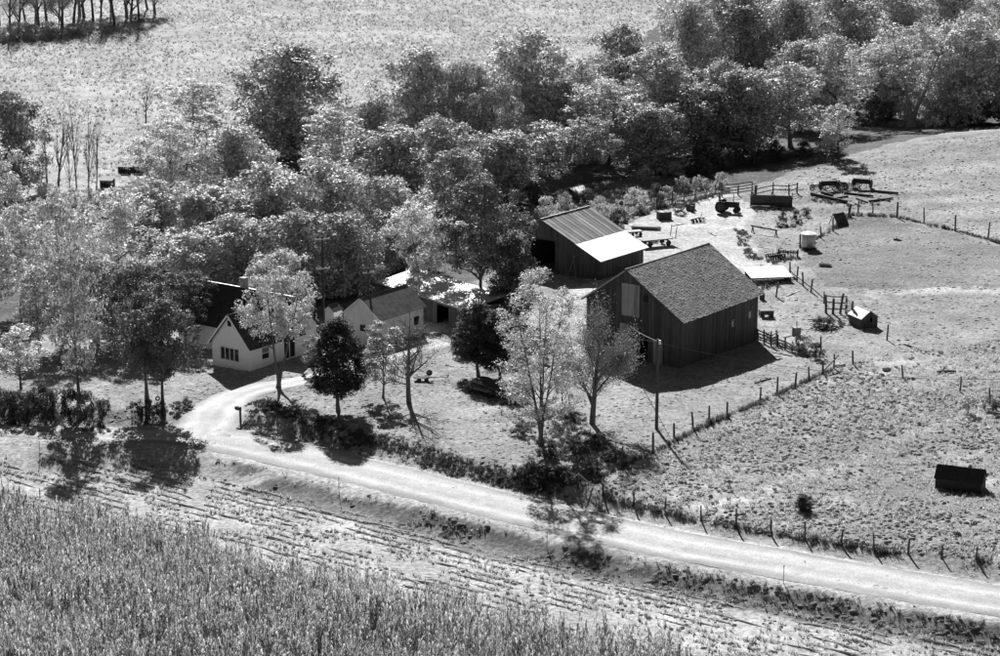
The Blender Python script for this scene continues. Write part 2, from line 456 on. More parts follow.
def gravel_mat(name, v, k):
    """gravel with loose stones and paler wheel tracks"""
    m = mat(name, v, .14, .8, .95, bump=.3)
    n = m.node_tree.nodes; l = m.node_tree.links; b = n['Principled BSDF']
    src = b.inputs['Base Color'].links[0].from_socket
    no = n.new('ShaderNodeTexNoise'); no.inputs['Scale'].default_value = 7; no.inputs['Detail'].default_value = 4
    tc = n.new('ShaderNodeTexCoord'); l.new(tc.outputs['Object'], no.inputs['Vector'])
    mr = n.new('ShaderNodeMapRange'); mr.inputs['From Min'].default_value = .35; mr.inputs['From Max'].default_value = .65
    mr.inputs['To Min'].default_value = 1 - k; mr.inputs['To Max'].default_value = 1 + k; l.new(no.outputs[0], mr.inputs['Value'])
    mm = n.new('ShaderNodeMath'); mm.operation = 'MULTIPLY'; l.new(src, mm.inputs[0]); l.new(mr.outputs[0], mm.inputs[1]); 
    at = n.new('ShaderNodeAttribute'); at.attribute_name = 'wear'
    m3 = n.new('ShaderNodeMath'); m3.operation = 'MULTIPLY'; l.new(mm.outputs[0], m3.inputs[0]); l.new(at.outputs['Fac'], m3.inputs[1]); l.new(m3.outputs[0], b.inputs['Base Color'])
    return m
M['road'] = gravel_mat('road_gravel', .47, .18)
M['drive'] = gravel_mat('drive_gravel', .52, .14)
ribbon('road', ROAD, 'road', .012, .05, 'pale gravel road crossing the picture below the farm')
ribbon('driveway', DRIVE, 'drive', .020, .10, 'pale curving driveway from the gravel road to the white house')

# ------------------------------------------------------------------ ground cover (nobody could count it)
def blade_tuft(seed, n, h, spread, wdt, lean):
    """one tuft: n bent tapering blades"""
    r = np.random.default_rng(seed); V = []; Fc = []
    for i in range(n):
        a = r.random() * 6.283; d = np.array([math.cos(a), math.sin(a), 0]); sd = np.array([-d[1], d[0], 0]) * wdt * r.uniform(.7, 1.3) * .5
        b = d * spread * r.random(); hh = h * r.uniform(.6, 1.15); ln = lean * r.uniform(.3, 1.2)
        m = b + d * ln * .4 * hh + np.array([0, 0, hh * .6]); t = b + d * ln * hh + np.array([0, 0, hh])
        o = len(V); V += [b - sd, b + sd, m + sd * .8, m - sd * .8, t + sd * .25, t - sd * .25]
        Fc += [(o, o + 1, o + 2, o + 3), (o + 3, o + 2, o + 4, o + 5)]
    return np.array(V), np.array(Fc)

def scatter(name, label, cat, pts, protos, material, smin, smax, tilt=.15, sz=None, rotz=None, nonuni=None):
    """one object: points that carry copies of a few small shapes, which sit in the same mesh"""
    n = len(pts); V = [np.asarray(pts)]; Fc = []; pid = [np.full(n, -1)]; off = n
    for k, (v, f) in enumerate(protos):
        V.append(v); Fc.append(f + off); pid.append(np.full(len(v), k)); off += len(v)
    V = np.vstack(V); Fc = np.vstack(Fc)
    me = np_mesh(name, V, Fc, Fc.shape[1]); me.materials.append(material)
    r = np.random.default_rng(len(name) * 31 + n)
    N = len(V)
    a = me.attributes.new('pid', 'INT', 'POINT'); a.data.foreach_set('value', np.concatenate(pid).astype(np.int32))
    pick = r.integers(0, len(protos), N).astype(np.int32); a = me.attributes.new('pick', 'INT', 'POINT'); a.data.foreach_set('value', pick)
    rot = np.c_[r.normal(0, tilt, N), r.normal(0, tilt, N), r.random(N) * 6.283].astype(np.float32)
    if rotz is not None: rot[:n, 2] = rotz + r.normal(0, .06, n)
    a = me.attributes.new('rot', 'FLOAT_VECTOR', 'POINT'); a.data.foreach_set('vector', rot.ravel())
    s = r.uniform(smin, smax, N)
    if sz is not None: s[:n] *= sz
    a = me.attributes.new('scl', 'FLOAT', 'POINT'); a.data.foreach_set('value', s.astype(np.float32))
    o = link(name, me); tag(o, label, cat, None, 'stuff')
    g = bpy.data.node_groups.new(name, 'GeometryNodeTree')
    g.interface.new_socket('Geometry', in_out='INPUT', socket_type='NodeSocketGeometry')
    g.interface.new_socket('Geometry', in_out='OUTPUT', socket_type='NodeSocketGeometry')
    N_ = g.nodes; L_ = g.links
    gi = N_.new('NodeGroupInput'); go = N_.new('NodeGroupOutput')
    def named(nm, ty):
        q = N_.new('GeometryNodeInputNamedAttribute'); q.data_type = ty; q.inputs['Name'].default_value = nm; return q.outputs['Attribute']
    def sep(k):
        q = N_.new('GeometryNodeSeparateGeometry'); q.domain = 'POINT'
        c = N_.new('FunctionNodeCompare'); c.data_type = 'INT'; c.operation = 'EQUAL'
        L_.new(named('pid', 'INT'), c.inputs[2]); c.inputs[3].default_value = k
        L_.new(gi.outputs[0], q.inputs['Geometry']); L_.new(c.outputs[0], q.inputs['Selection']); return q.outputs['Selection']
    j = N_.new('GeometryNodeJoinGeometry')
    for k in reversed(range(len(protos))):
        ti = N_.new('GeometryNodeGeometryToInstance'); L_.new(sep(k), ti.inputs[0]); L_.new(ti.outputs[0], j.inputs[0])
    ip = N_.new('GeometryNodeInstanceOnPoints'); ip.inputs['Pick Instance'].default_value = True
    L_.new(sep(-1), ip.inputs['Points']); L_.new(j.outputs[0], ip.inputs['Instance'])
    L_.new(named('pick', 'INT'), ip.inputs['Instance Index'])
    e2r = N_.new('FunctionNodeEulerToRotation'); L_.new(named('rot', 'FLOAT_VECTOR'), e2r.inputs[0]); L_.new(e2r.outputs[0], ip.inputs['Rotation'])
    L_.new(named('scl', 'FLOAT'), ip.inputs['Scale']); L_.new(ip.outputs[0], go.inputs[0])
    md = o.modifiers.new('copies', 'NODES'); md.node_group = g
    return o

def rnd_in(P, dens, seed, keep=None):
    r = np.random.default_rng(seed); lo = P.min(0); hi = P.max(0)
    n = int((hi - lo).prod() * dens); xy = lo + r.random((n, 2)) * (hi - lo)
    xy = xy[inpoly(xy[:, 0], xy[:, 1], P)]
    if keep is not None: xy = xy[keep(xy[:, 0], xy[:, 1])]
    return xy
def on_ground(xy, sink=.02):
    return np.c_[xy, ground_h(xy[:, 0], xy[:, 1]) - sink]
def off_roads(x, y, m=.15):
    t, hw = polydist(x, y, ROAD); d, dh = polydist(x, y, DRIVE)
    return (np.abs(t) > hw + m) & (np.abs(d) > dh + m)
TUFT = [blade_tuft(s, 12, .16, .15, .04, .7) for s in range(4)]
def mound(seed, lx=1.0, ly=1.0, h=.6, n=8):
    """a low lump of turf or clod"""
    r = np.random.default_rng(seed); V = []; Fc = []
    for k, (q, z) in enumerate(((1.0, -.35), (.92, .25), (.66, .75), (.3, 1.0), (.04, 1.05))):
        for j in range(n):
            t = 2 * math.pi * j / n; w_ = r.uniform(.78, 1.2)
            V.append((q * w_ * lx * math.cos(t), q * w_ * ly * math.sin(t), h * z * r.uniform(.85, 1.15)))
    for k in range(4):
        for j in range(n): Fc.append((k * n + j, k * n + (j + 1) % n, (k + 1) * n + (j + 1) % n, (k + 1) * n + j))
    return np.array(V), np.array(Fc)
LUMP = [mound(300 + s, .26, .2, .15) for s in range(6)]
LOWL = [mound(340 + s, .26, .22, .07) for s in range(6)]
M['turf'] = mat('turf_lumps', .30, .3, 3.0, .95, bump=.5, spec=.05)
M['turf_dark'] = mat('bank_turf_lumps', .20, .35, 3.0, .95, bump=.5, spec=.05)
M['clod'] = mat('straw_clods', .42, .25, 3.0, .95, bump=.5, spec=.05)
# pasture by the road: clumpy grazed grass
xy = rnd_in(Z_PAST, 9, 1, lambda x, y: vnoise(x, y, 1.0, 31) + .5 * vnoise(x, y, 6, 32) > .62)
xyd = rnd_in(Z_PAST, 4.5, 73, lambda x, y: .5 * vnoise(x, y, 1.6, 74) + vnoise(x, y, 12, 75) + .4 * np.exp(-((x - 24) / 14) ** 2) - .6 * np.exp(-(polydist(x, y, COWPATH)[0] / 1.0) ** 2) > .78)
scatter('pasture_lumps', 'trodden turf lumps all over the fenced pasture at lower right', 'turf', on_ground(xyd, .0), LUMP + LOWL, M['turf'], .3, 1.1)
xyd = rnd_in(Z_PAST, .8, 71, lambda x, y: vnoise(x, y, 1.5, 72) > .4)
scatter('pasture_clumps', 'dark coarse clumps dotted through the fenced pasture at lower right', 'grass clumps', on_ground(xyd), [blade_tuft(170 + s, 16, .18, .17, .06, .7) for s in range(4)], M['grass_dark'], .5, 1.25)
scatter('pasture_grass', 'clumpy grazed grass covering the fenced pasture at lower right', 'grass', on_ground(xy), TUFT, M['grass'], .6, 1.5)
# lawn
Z_LAWN = poly_world([(-60, 425), (-60, 380), (60, 365), (190, 372), (330, 340), (470, 322), (560, 330), (600, 350), (680, 372), (760, 342), (830, 345), (832, 372), (655, 452), (600, 490), (560, 488), (420, 452), (260, 408), (180, 410), (110, 424)])
xyd = rnd_in(Z_LAWN, 1.3, 76, lambda x, y: off_roads(x, y) & ~inpoly(x, y, Z_PAST) & (vnoise(x, y, 2.5, 77) > .35))
scatter('lawn_lumps', 'small turf lumps in the lawn between road and house', 'turf', on_ground(xyd, .0), LOWL, M['turf'], .3, 1.0)
xy = rnd_in(Z_LAWN, 7, 2, lambda x, y: off_roads(x, y) & ~inpoly(x, y, Z_PAST) & (vnoise(x, y, .9, 33) > .38))
scatter('lawn_grass', 'short lawn grass round the trees between road and house', 'grass', on_ground(xy), TUFT, M['grass'], .3, .85)
# hill pasture, paddock and yards
Z_UP = poly_world([(752, 196), (795, 173), (930, 139), (1120, 133), (1120, 345), (900, 352), (835, 372), (832, 345), (757, 325), (757, 240)])
xyd = rnd_in(Z_UP, .9, 78, lambda x, y: (vnoise(x, y, 3.0, 79) > .4 + .1 * inpoly(x, y, Z_PADD)))
scatter('hillside_lumps', 'turf lumps and droppings dotted over paddock and hill field', 'turf', on_ground(xyd, .0), LOWL, M['turf'], .3, 1.1)
xy = rnd_in(Z_UP, 2.6, 3, lambda x, y: (vnoise(x, y, 1.2, 34) > .45 + .12 * inpoly(x, y, Z_PADD)) & ~inpoly(x, y, Z_PATH))
scatter('hillside_grass', 'thin short grass on the paddock and the hillside field at right', 'grass', on_ground(xy), TUFT, M['grass'], .4, 1.2)
# far field: tussocks dotted over pale ground
def far_pts(dens, seed):
    r = np.random.default_rng(seed); n = int(270 * 335 * dens)
    xy = np.c_[r.uniform(-150, 120, n), r.uniform(265, 600, n)]
    xy = xy[(xy[:, 1] > 340) | (xy[:, 0] < -40)]; n = len(xy)
    return xy[~inpoly(xy[:, 0], xy[:, 1], Z_WOOD) & (vnoise(xy[:, 0], xy[:, 1], 9, 35) * .6 + r.random(n) * .6 > .5) & ~inpoly(xy[:, 0], xy[:, 1], Z_HILL)]
TUSS = [blade_tuft(40 + s, 14, .55, .35, .12, .55) for s in range(4)]
scatter('field_tussocks', 'dark tussocks dotted all over the pale field beyond the wood', 'tussocks', on_ground(far_pts(.5, 5)), TUSS, M['tussock'], .18, .68)
scatter('field_grass', 'pale dry grass of the wide field beyond the wood', 'grass', on_ground(far_pts(.9, 6)), [blade_tuft(60 + s, 10, .4, .4, .12, .6) for s in range(3)], M['straw'], .5, 1.1)
# stubble in rows between road and corn
ca = poly_world([(100, 505), (440, 590)]); RD = (ca[1] - ca[0]) / np.linalg.norm(ca[1] - ca[0]); RN = np.array([-RD[1], RD[0]])
def near_rows(dens_along, spacing, jit, seed, keep):
    r = np.random.default_rng(seed); out = []
    for k in np.arange(-70, 70, spacing):
        n = int(190 * dens_along); s = r.uniform(-110, 80, n)
        out.append(ca[0] + np.outer(s, RD) + np.outer(np.full(n, k) + r.normal(0, jit, n), RN))
    xy = np.vstack(out); x, y = xy[:, 0], xy[:, 1]
    vis = (y > 118) & (y < 205) & (np.abs(x) < y * .26 + 6)
    xy = xy[vis]; return xy[keep(xy[:, 0], xy[:, 1])]
def stub_keep(x, y):
    t, hw = polydist(x, y, ROAD)
    return (t < 0) & (-t - hw > 3.5) & ~inpoly(x, y, Z_CORN) & (vnoise(x, y, 2.2, 36) > .3)
xy = near_rows(5.0, 1.05, .13, 8, stub_keep)
scatter('field_stubble', 'pale cut stubble standing in rows between the road and the corn', 'stubble', on_ground(xy), [blade_tuft(80 + s, 9, .26, .13, .05, .5) for s in range(4)], M['straw'], .5, 1.3, .25)
RZ = math.atan2(RD[1], RD[0])
xy = near_rows(.65, 1.05, .08, 9, lambda x, y: stub_keep(x, y) & (vnoise(x, y, 5, 37) > .32))
scatter('stubble_ridges', 'broken furrow ridges running in rows through the stubble', 'furrows', on_ground(xy, .0), [mound(320 + s, 1.0 + .4 * s, .11, .085, 10) for s in range(4)], M['clod'], .5, 1.25, .03, None, RZ)
xy = near_rows(.7, .6, .25, 19, lambda x, y: stub_keep(x, y) & (vnoise(x, y, 1.8, 57) > .4))
scatter('stubble_clods', 'straw covered clods scattered over the stubble field', 'clods', on_ground(xy, .0), LUMP, M['clod'], .3, .95)
xy = near_rows(.5, .8, .3, 29, lambda x, y: stub_keep(x, y) & (vnoise(x, y, 2.4, 58) > .6))
scatter('stubble_weeds', 'low dark weeds growing among the stubble rows', 'weeds', on_ground(xy), [blade_tuft(90 + s, 12, .15, .2, .05, .9) for s in range(3)], M['weed'], .5, 1.2, .25)
# standing corn
def corn_plant(seed):
    r = np.random.default_rng(seed); V = []; Fc = []; hgt = r.uniform(1.7, 2.1); a0 = r.random() * 6.283
    for q in (0, 1):                                               # stalk as two crossed thin strips
        a = q * 1.57; sd = np.array([math.cos(a), math.sin(a), 0]) * .022; o = len(V)
        V += [-sd, sd, sd * .5 + [0, 0, hgt], -sd * .5 + [0, 0, hgt]]; Fc.append((o, o + 1, o + 2, o + 3))
    for i in range(10):
        z = .35 + (hgt - .45) * i / 9; a = a0 + (i % 2) * math.pi + r.normal(0, .5); d = np.array([math.cos(a), math.sin(a), 0]); sd = np.array([-d[1], d[0], 0]) * .042
        ln = r.uniform(.2, .42); up = r.uniform(.12, .34); b = np.array([0, 0, z])
        m = b + d * ln * .5 + [0, 0, up]; t = b + d * ln * r.uniform(.7, 1) + [0, 0, up - r.uniform(.3, .75)]; o = len(V)
        V += [b - sd * .5, b + sd * .5, m + sd, m - sd, t + sd * .2, t - sd * .2]; Fc += [(o, o + 1, o + 2, o + 3), (o + 3, o + 2, o + 4, o + 5)]
    for i in range(3):                                             # tassel
        a = r.random() * 6.283; d = np.array([math.cos(a), math.sin(a), 0]) * .1; o = len(V); sd = np.array([.014, .014, 0]); b = np.array([0, 0, hgt - .05])
        V += [b - sd, b + sd, b + d + [0, 0, .28] + sd * .5, b + d + [0, 0, .28] - sd * .5]; Fc.append((o, o + 1, o + 2, o + 3))
    return np.array(V), np.array(Fc)
xy = near_rows(3.6, .85, .07, 10, lambda x, y: inpoly(x + (vnoise(x, y, 2, 41) - .5) * 2, y + (vnoise(x, y, 2, 42) - .5) * 3, Z_CORN) & (vnoise(x, y, 1.6, 38) > .16))
scatter('corn_crop', 'tall dry standing corn filling the lower left corner', 'corn', on_ground(xy), [corn_plant(s) for s in range(7)], M['corn'], .75, 1.1, .07, .85 + .3 * vnoise(xy[:, 0], xy[:, 1], 7, 39))
# rank growth on the road banks and along the fences
def along(P, wdt, dens, seed, z0=0):
    P = np.asarray(P); r = np.random.default_rng(seed); out = []
    for i in range(len(P) - 1):
        L = np.linalg.norm(P[i + 1] - P[i]); n = int(L * wdt * 2 * dens)
        t = r.random(n)[:, None]; d = (P[i + 1] - P[i]) / L
        out.append(P[i] + (P[i + 1] - P[i]) * t + np.array([-d[1], d[0]]) * r.normal(0, wdt * .55, n)[:, None])
    return np.vstack(out)
def bank_pts(e0, e1, near, dens, seed, keep):
    r = np.random.default_rng(seed); Q = _resample(ROAD, .5); T = np.gradient(Q[:, :2], axis=0); T /= np.linalg.norm(T, axis=1)[:, None]; N = np.c_[-T[:, 1], T[:, 0]]
    n = int(len(Q) * .5 * (e1 - e0) * dens); k = r.integers(0, len(Q), n); e = r.uniform(e0, e1, n)
    sg = -1 if near else 1
    xy = Q[k, :2] + N[k] * (sg * (Q[k, 2] + e))[:, None] + T[k] * r.uniform(-.3, .3, n)[:, None]
    return xy[keep(xy[:, 0], xy[:, 1])]
RANK = [blade_tuft(120 + s, 16, .22, .22, .05, .8) for s in range(4)]
M['bank_grass'] = leafmat('bank_grass_blades', .20, .4, .4, 0)
bk = lambda x, y: (.5 * vnoise(x, y, 3.5, 43) + .5 * vnoise(x, y, 14, 44) + .3 * vnoise(x, y, .8, 49) > .55) & (x > -24)
xy = bank_pts(1.1, 4.0, True, 7, 11, bk)
scatter('bank_weeds', 'low weeds on the bank below the road', 'weeds', on_ground(xy), RANK, M['bank_grass'], .4, 1.1)
xy = bank_pts(1.1, 4.2, True, 2.2, 15, bk)
scatter('bank_lumps', 'dark lumpy turf on the bank below the road', 'turf', on_ground(xy, 0), LOWL, M['turf_dark'], .5, 1.3)
xy = bank_pts(.3, 2.2, True, 3, 12, lambda x, y: vnoise(x, y, 1.5, 45) > .45)
xy2 = bank_pts(.3, 4.0, False, 4, 13, lambda x, y: (vnoise(x, y, 1.2, 46) > .42) & off_roads(x, y))
scatter('verge_grass', 'pale short grass on both verges of the gravel road', 'grass', on_ground(np.vstack([xy, xy2])), TUFT, M['grass'], .4, 1.1)
FW = [[(556, 492), (600, 478), (653, 453), (700, 428), (760, 403), (809, 380), (834, 369)],
      [(600, 496), (640, 507), (701, 521), (771, 533), (841, 546), (900, 553)], [(976, 561), (1060, 572), (1150, 584)],
      [(800, 247), (833, 230), (850, 215), (897, 217), (956, 231), (1000, 243), (1100, 268)],
      [(600, 228), (640, 212), (690, 203), (712, 196)]]
pts = np.vstack([along(poly_world(l), .24, 20, 14 + i) for i, l in enumerate(FW)])
scatter('fence_row_grass', 'tall dark uncut grass strips along the fence lines', 'grass', on_ground(pts), [blade_tuft(140 + s, 14, .42, .2, .05, .5) for s in range(4)], M['grass_dark'], .35, 1.1, .15, .5 + .9 * vnoise(pts[:, 0], pts[:, 1], 2.5, 47))

# ------------------------------------------------------------------ trees
def np_tube(P, R, n):
    """tube along points P with radii R: vertices and quads"""
    P = np.asarray(P, float); k = len(P)
    D = np.gradient(P, axis=0); D /= np.linalg.norm(D, axis=1)[:, None] + 1e-9
    a = np.where(np.abs(D[:, 2:3]) < .9, [[0, 0, 1.]], [[1., 0, 0]])
    U = np.cross(D, a); U /= np.linalg.norm(U, axis=1)[:, None] + 1e-9; Q = np.cross(D, U)
    th = np.arange(n) * 2 * math.pi / n
    V = P[:, None, :] + (U[:, None, :] * np.cos(th)[None, :, None] + Q[:, None, :] * np.sin(th)[None, :, None]) * np.asarray(R)[:, None, None]
    i = np.arange(k - 1)[:, None] * n + np.arange(n)[None, :]; j = np.arange(k - 1)[:, None] * n + (np.arange(n) + 1)[None, :] % n
    return V.reshape(-1, 3), np.stack([i, j, j + n, i + n], -1).reshape(-1, 4)
def join_np(parts):
    V = []; Fc = []; o = 0
    for v, f in parts: V.append(v); Fc.append(f + o); o += len(v)
    return np.vstack(V), np.vstack(Fc)
def leaves(C, N, size, r, aspect=.7):
    """one small four-cornered leaf spray at each centre"""
    n = len(C); N = N / (np.linalg.norm(N, axis=1)[:, None] + 1e-9)
    A = r.normal(size=(n, 3)); T = np.cross(N, A); T /= np.linalg.norm(T, axis=1)[:, None] + 1e-9; B = np.cross(N, T)
    s = size * r.uniform(.6, 1.35, n)[:, None] * .5; b = s * aspect
    fold = N * s * .25
    V = np.stack([C - T * s, C + B * b - fold, C + T * s, C - B * b - fold], 1).reshape(-1, 3)
    return V, np.arange(4 * n).reshape(-1, 4)

def tree_proto(seed, Ht=14., R=5.5, cb=.22, lobes=75, lp=130, lr=1.25, ls=.34, form='round', tr=.3, forks=1, up=.25, inner=.4, rough=.35, core=0):
    """trunk with limbs reaching every leaf mass, and the leaf masses"""
    r = np.random.default_rng(seed)
    hc = Ht * (1 - cb); z0 = Ht * cb
    C = []
    ph = r.random(4) * 6.283
    while len(C) < lobes:
        t = r.random(); a = r.random() * 6.283
        if form == 'round': pr = max(0, 1 - abs(2 * t - .9) ** 3.0 / 1.34) ** .55
        elif form == 'vase': pr = (.25 + .9 * t) if t < .6 else .79 * math.sqrt(max(0, 1 - ((t - .6) / .42) ** 2)) + .02
        elif form == 'cone': pr = (1 - t) ** .8 * (.45 + .55 * min(1, t / .12))
        elif form == 'cedar': pr = math.sqrt(max(0, 1 - t ** 1.7)) * (.55 + .45 * min(1, t / .2))
        elif form == 'column': pr = .75 * math.sqrt(max(0, 1 - (2 * t - 1) ** 4))
        else: pr = 1
        wob = 1 + rough * .5 * (math.sin(2 * a + ph[0]) * .5 + math.sin(3 * a + ph[1] + 4 * t) * .6 + math.sin(5 * a + ph[2] - 6 * t) * .4)
        if r.random() > pr + .12: continue
        rad = R * pr * wob * r.random() ** inner * .92
        C.append((rad * math.cos(a), rad * math.sin(a), z0 + hc * (t * .93 + .02)))
    C = np.array(C)
    # wood
    tubes = []; nodes = []; rads = []
    lean = r.normal(0, .04, 2)
    for f in range(forks):
        a = f * 6.283 / max(1, forks) + r.random(); sp = .0 if forks == 1 else .22
        zz = np.linspace(-.5, Ht * (.80 if form != 'cone' else .95), 9); q = np.clip(zz / Ht, 0, 1)
        px = lean[0] * zz + np.cumsum(r.normal(0, .05, 9)) + math.cos(a) * sp * q * Ht * .9
        py = lean[1] * zz + np.cumsum(r.normal(0, .05, 9)) + math.sin(a) * sp * q * Ht * .9
        T = np.c_[px - px[1] * .8, py - py[1] * .8, zz]; k = tr / (forks ** .5)
        rr = k * (1.05 - .93 * np.linspace(0, 1, 9) ** .8); rr[0] *= 1.6; rr[1] *= 1.25
        tubes.append(np_tube(T, rr, 8))
        Tf = np.array([T[0] + (T[-1] - T[0]) * 0]); dense = np.vstack([T[i] + (T[i + 1] - T[i]) * s for i in range(8) for s in (0, .33, .66)])
        dr = np.repeat(rr[:-1], 3)
        ok = dense[:, 2] > Ht * cb * .75
        nodes.append(dense[ok]); rads.append(dr[ok])
    nodes = np.vstack(nodes); rads = np.concatenate(rads)
    order = np.argsort(np.hypot(C[:, 0], C[:, 1]) + .3 * np.abs(C[:, 2] - z0 - hc * .4))
    for c in C[order]:
        d = c - nodes
        cost = np.linalg.norm(d, axis=1) + 1.1 * np.maximum(0, .7 * np.hypot(d[:, 0], d[:, 1]) - d[:, 2]) + .4 / (rads + .02) * .1
        i = int(np.argmin(cost)); a = nodes[i]; L = np.linalg.norm(c - a)
        m1 = a + (c - a) * .35 + np.array([0, 0, .10 * L]) + r.normal(0, .05 * L, 3); m2 = a + (c - a) * .7 + np.array([0, 0, .08 * L]) + r.normal(0, .05 * L, 3)
        r0 = min(rads[i] * .62, .03 + .028 * L + .02); rr = np.array([r0, r0 * .75, r0 * .5, r0 * .25])
        tubes.append(np_tube([a, m1, m2, c], rr, 5 if r0 > .06 else 4))
        nodes = np.vstack([nodes, [m1, m2, c]]); rads = np.concatenate([rads, rr[1:]])
    W = join_np(tubes)
    # foliage
    LC = []; LN = []
    for c in C:
        k = int(lp * r.uniform(.6, 1.3)); rl = lr * r.uniform(.6, 1.25)
        D = r.normal(size=(k, 3)); D[:, 2] += up; D /= np.linalg.norm(D, axis=1)[:, None]
        sub = r.normal(size=(7, 3)); sub[:, 2] += .2; sub /= np.linalg.norm(sub, axis=1)[:, None]      # sprays inside a mass
        w_ = sub[r.integers(0, 7, k)]
        Pp = D * rl * r.uniform(.5, 1.0, k)[:, None] * .62 + w_ * rl * .52
        LC.append(c + Pp * [1, 1, .82]); LN.append(D * .7 + w_ * .4 + [0, 0, .62] + r.normal(0, .42, (k, 3)))
    LC = np.vstack(LC); LN = np.vstack(LN)
    ok = LC[:, 2] > .15
    Lv = leaves(LC[ok], LN[ok], ls, r)
    if core:                                             # shaded leaves inside the crown
        ax_ = np.array([C[:, 0].mean(), C[:, 1].mean()]); cc = C[r.integers(0, len(C), core)].copy()
        k = r.random(core) ** .6 * .62; cc[:, :2] = ax_ + (cc[:, :2] - ax_) * k[:, None]; cc += r.normal(0, lr * .45, cc.shape); cc[:, 2] = np.maximum(cc[:, 2] - .15 * lr, z0 * .8 + .2)
        Lv = join_np([Lv, leaves(cc, r.normal(size=cc.shape), ls * 1.3, r)])
    return W, Lv

def bare_proto(seed, Ht=9., tr=.2, spread=.55, levels=4, leaf=0, ls=.2, first=.3, kids=(5, 4, 4, 3), ratio=.62, upb=.35, wob=.11):
    """a tree whose limbs and twigs show"""
    r = np.random.default_rng(seed); big = []; tw = []; tips = []
    def grow(p, d, L, rad, lv):
        n = 5 if lv == 0 else 4
        pts = [p]; dd = d.copy()
        for i in range(n - 1):
            dd = dd + r.normal(0, wob, 3) + np.array([0, 0, .05]); dd /= np.linalg.norm(dd); pts.append(pts[-1] + dd * L / (n - 1))
        pts = np.array(pts); rr = rad * np.linspace(1, .45, n)
        (big if lv < 2 else tw).append(np_tube(pts, np.maximum(rr, .012), 7 if lv == 0 else (5 if lv == 1 else 3)))
        if lv >= levels: tips.append(pts[-1]); tips.append(pts[-2]); return
        k = kids[min(lv, len(kids) - 1)]
        for i in range(k):
            t = (first if lv == 0 else .25) + (1 - (first if lv == 0 else .25)) * (i + r.random()) / k
            q = t * (n - 1); a = int(min(q, n - 2)); b = pts[a] + (pts[a + 1] - pts[a]) * (q - a)
            s = r.normal(size=3); s -= dd * (s @ dd); s /= np.linalg.norm(s)
            nd = dd * (1 - spread * .6) + s * spread + np.array([0, 0, upb * .5]); nd /= np.linalg.norm(nd)
            grow(b, nd, L * ratio * r.uniform(.75, 1.2) * (1.05 - .35 * t), rad * (1 - .55 * t) * (.64 if not leaf else .55), lv + 1)
        grow(pts[-1], dd, L * ratio, rad * .45, lv + 1)
    grow(np.array([0, 0, -.3]), np.array([r.normal(0, .04), r.normal(0, .04), 1.]), Ht * .5, tr, 0)
    W = join_np(big); T = join_np(tw)
    z = max(W[0][:, 2].max(), T[0][:, 2].max()); s = Ht / z
    W = (W[0] * s, W[1]); T = (T[0] * s, T[1])
    if leaf:
        tp = np.array(tips) * s; tp = np.repeat(tp, leaf, 0) + r.normal(0, .22, (len(tp) * leaf, 3))
        T = join_np([T, leaves(tp, r.normal(size=tp.shape) + [0, 0, .5], ls, r)])
    return W, T

PROTO = {}
def reg(key, WL, woodmat, Ht, R):
    w_ = np_mesh(key + '_wood', *WL[0], 4); w_.materials.append(M[woodmat]); w_.polygons.foreach_set('use_smooth', np.ones(len(w_.polygons), bool))
    c_ = np_mesh(key + '_leaves', *WL[1], 4); c_.materials.append(M['leaf_mid'])
    q = WL[1][0]; rr = np.percentile(np.hypot(q[:, 0] - np.median(q[:, 0]), q[:, 1] - np.median(q[:, 1])), 96); zz = np.percentile(q[:, 2], 99.8)
    PROTO[key] = (w_, c_, zz, rr)
for i in range(5):
    reg('dense%d' % i, tree_proto(200 + i, 14, 5.4, .05, 165 - 9 * i, 105, 1.35 + .06 * i, .35, 'round', .30, 1, inner=.34, rough=.3 + .08 * i, core=4500), 'bark', 14, 5.9)
for i in range(3):
    reg('airy%d' % i, tree_proto(220 + i, 15, 4.8, .24, 90, 75, 1.05, .31, 'round', .24, 1, inner=.42, rough=.55, core=900), 'bark', 15, 5.2)
reg('forked', tree_proto(230, 9, 4.1, .28, 95, 130, .8, .19, 'vase', .24, 3, inner=.42), 'bark', 9, 4.3)
reg('forked_high', tree_proto(236, 11, 4.1, .42, 90, 140, .8, .19, 'round', .26, 2, inner=.42, core=1200), 'bark', 11, 4.3)
reg('vase', tree_proto(231, 16, 4.3, .16, 190, 105, .85, .17, 'round', .34, 5, inner=.38, rough=.15), 'bark', 16, 4.6)
reg('broad', tree_proto(232, 12, 5.4, .20, 120, 150, 1.05, .23, 'round', .27, 1, inner=.42, rough=.4, core=2200), 'bark', 12, 5.6)
reg('broad_high', tree_proto(237, 12, 5.4, .36, 100, 105, 1.0, .27, 'round', .27, 1, inner=.42, rough=.45, core=1500), 'bark', 12, 5.6)
reg('tall_trunk', tree_proto(233, 19, 5.0, .36, 80, 140, 1.15, .25, 'round', .45, 2, inner=.42, rough=.5), 'bark_pale', 19, 5.4)
for i in range(2):
    reg('cedar%d' % i, tree_proto(240 + i, 8, 2.5, .18, 300, 110, .5, .13, 'cedar', .14, 1, inner=.35, rough=.25, core=2500), 'bark', 8, 2.7)
for i in range(2):
    reg('small%d' % i, tree_proto(245 + i, 6, 2.1, .22, 55, 80, .62, .20, 'round', .11, 1, inner=.42), 'bark', 6, 2.3)
reg('bare', bare_proto(250, 10, .30, .8, 4, 0, kids=(6, 5, 4, 3), wob=.06), 'bark', 10, 4.6)
reg('twiggy', bare_proto(257, 12, .30, .62, 4, 2, .13, .22, (9, 6, 6, 4), wob=.06), 'bark', 12, 4.4)
for i in range(3):
    reg('pole%d' % i, bare_proto(255 + i, 12, .10, .32, 3, 0, .15, .35, (7, 4, 3), .45, .7, wob=.035), 'bark', 12, 1.6)
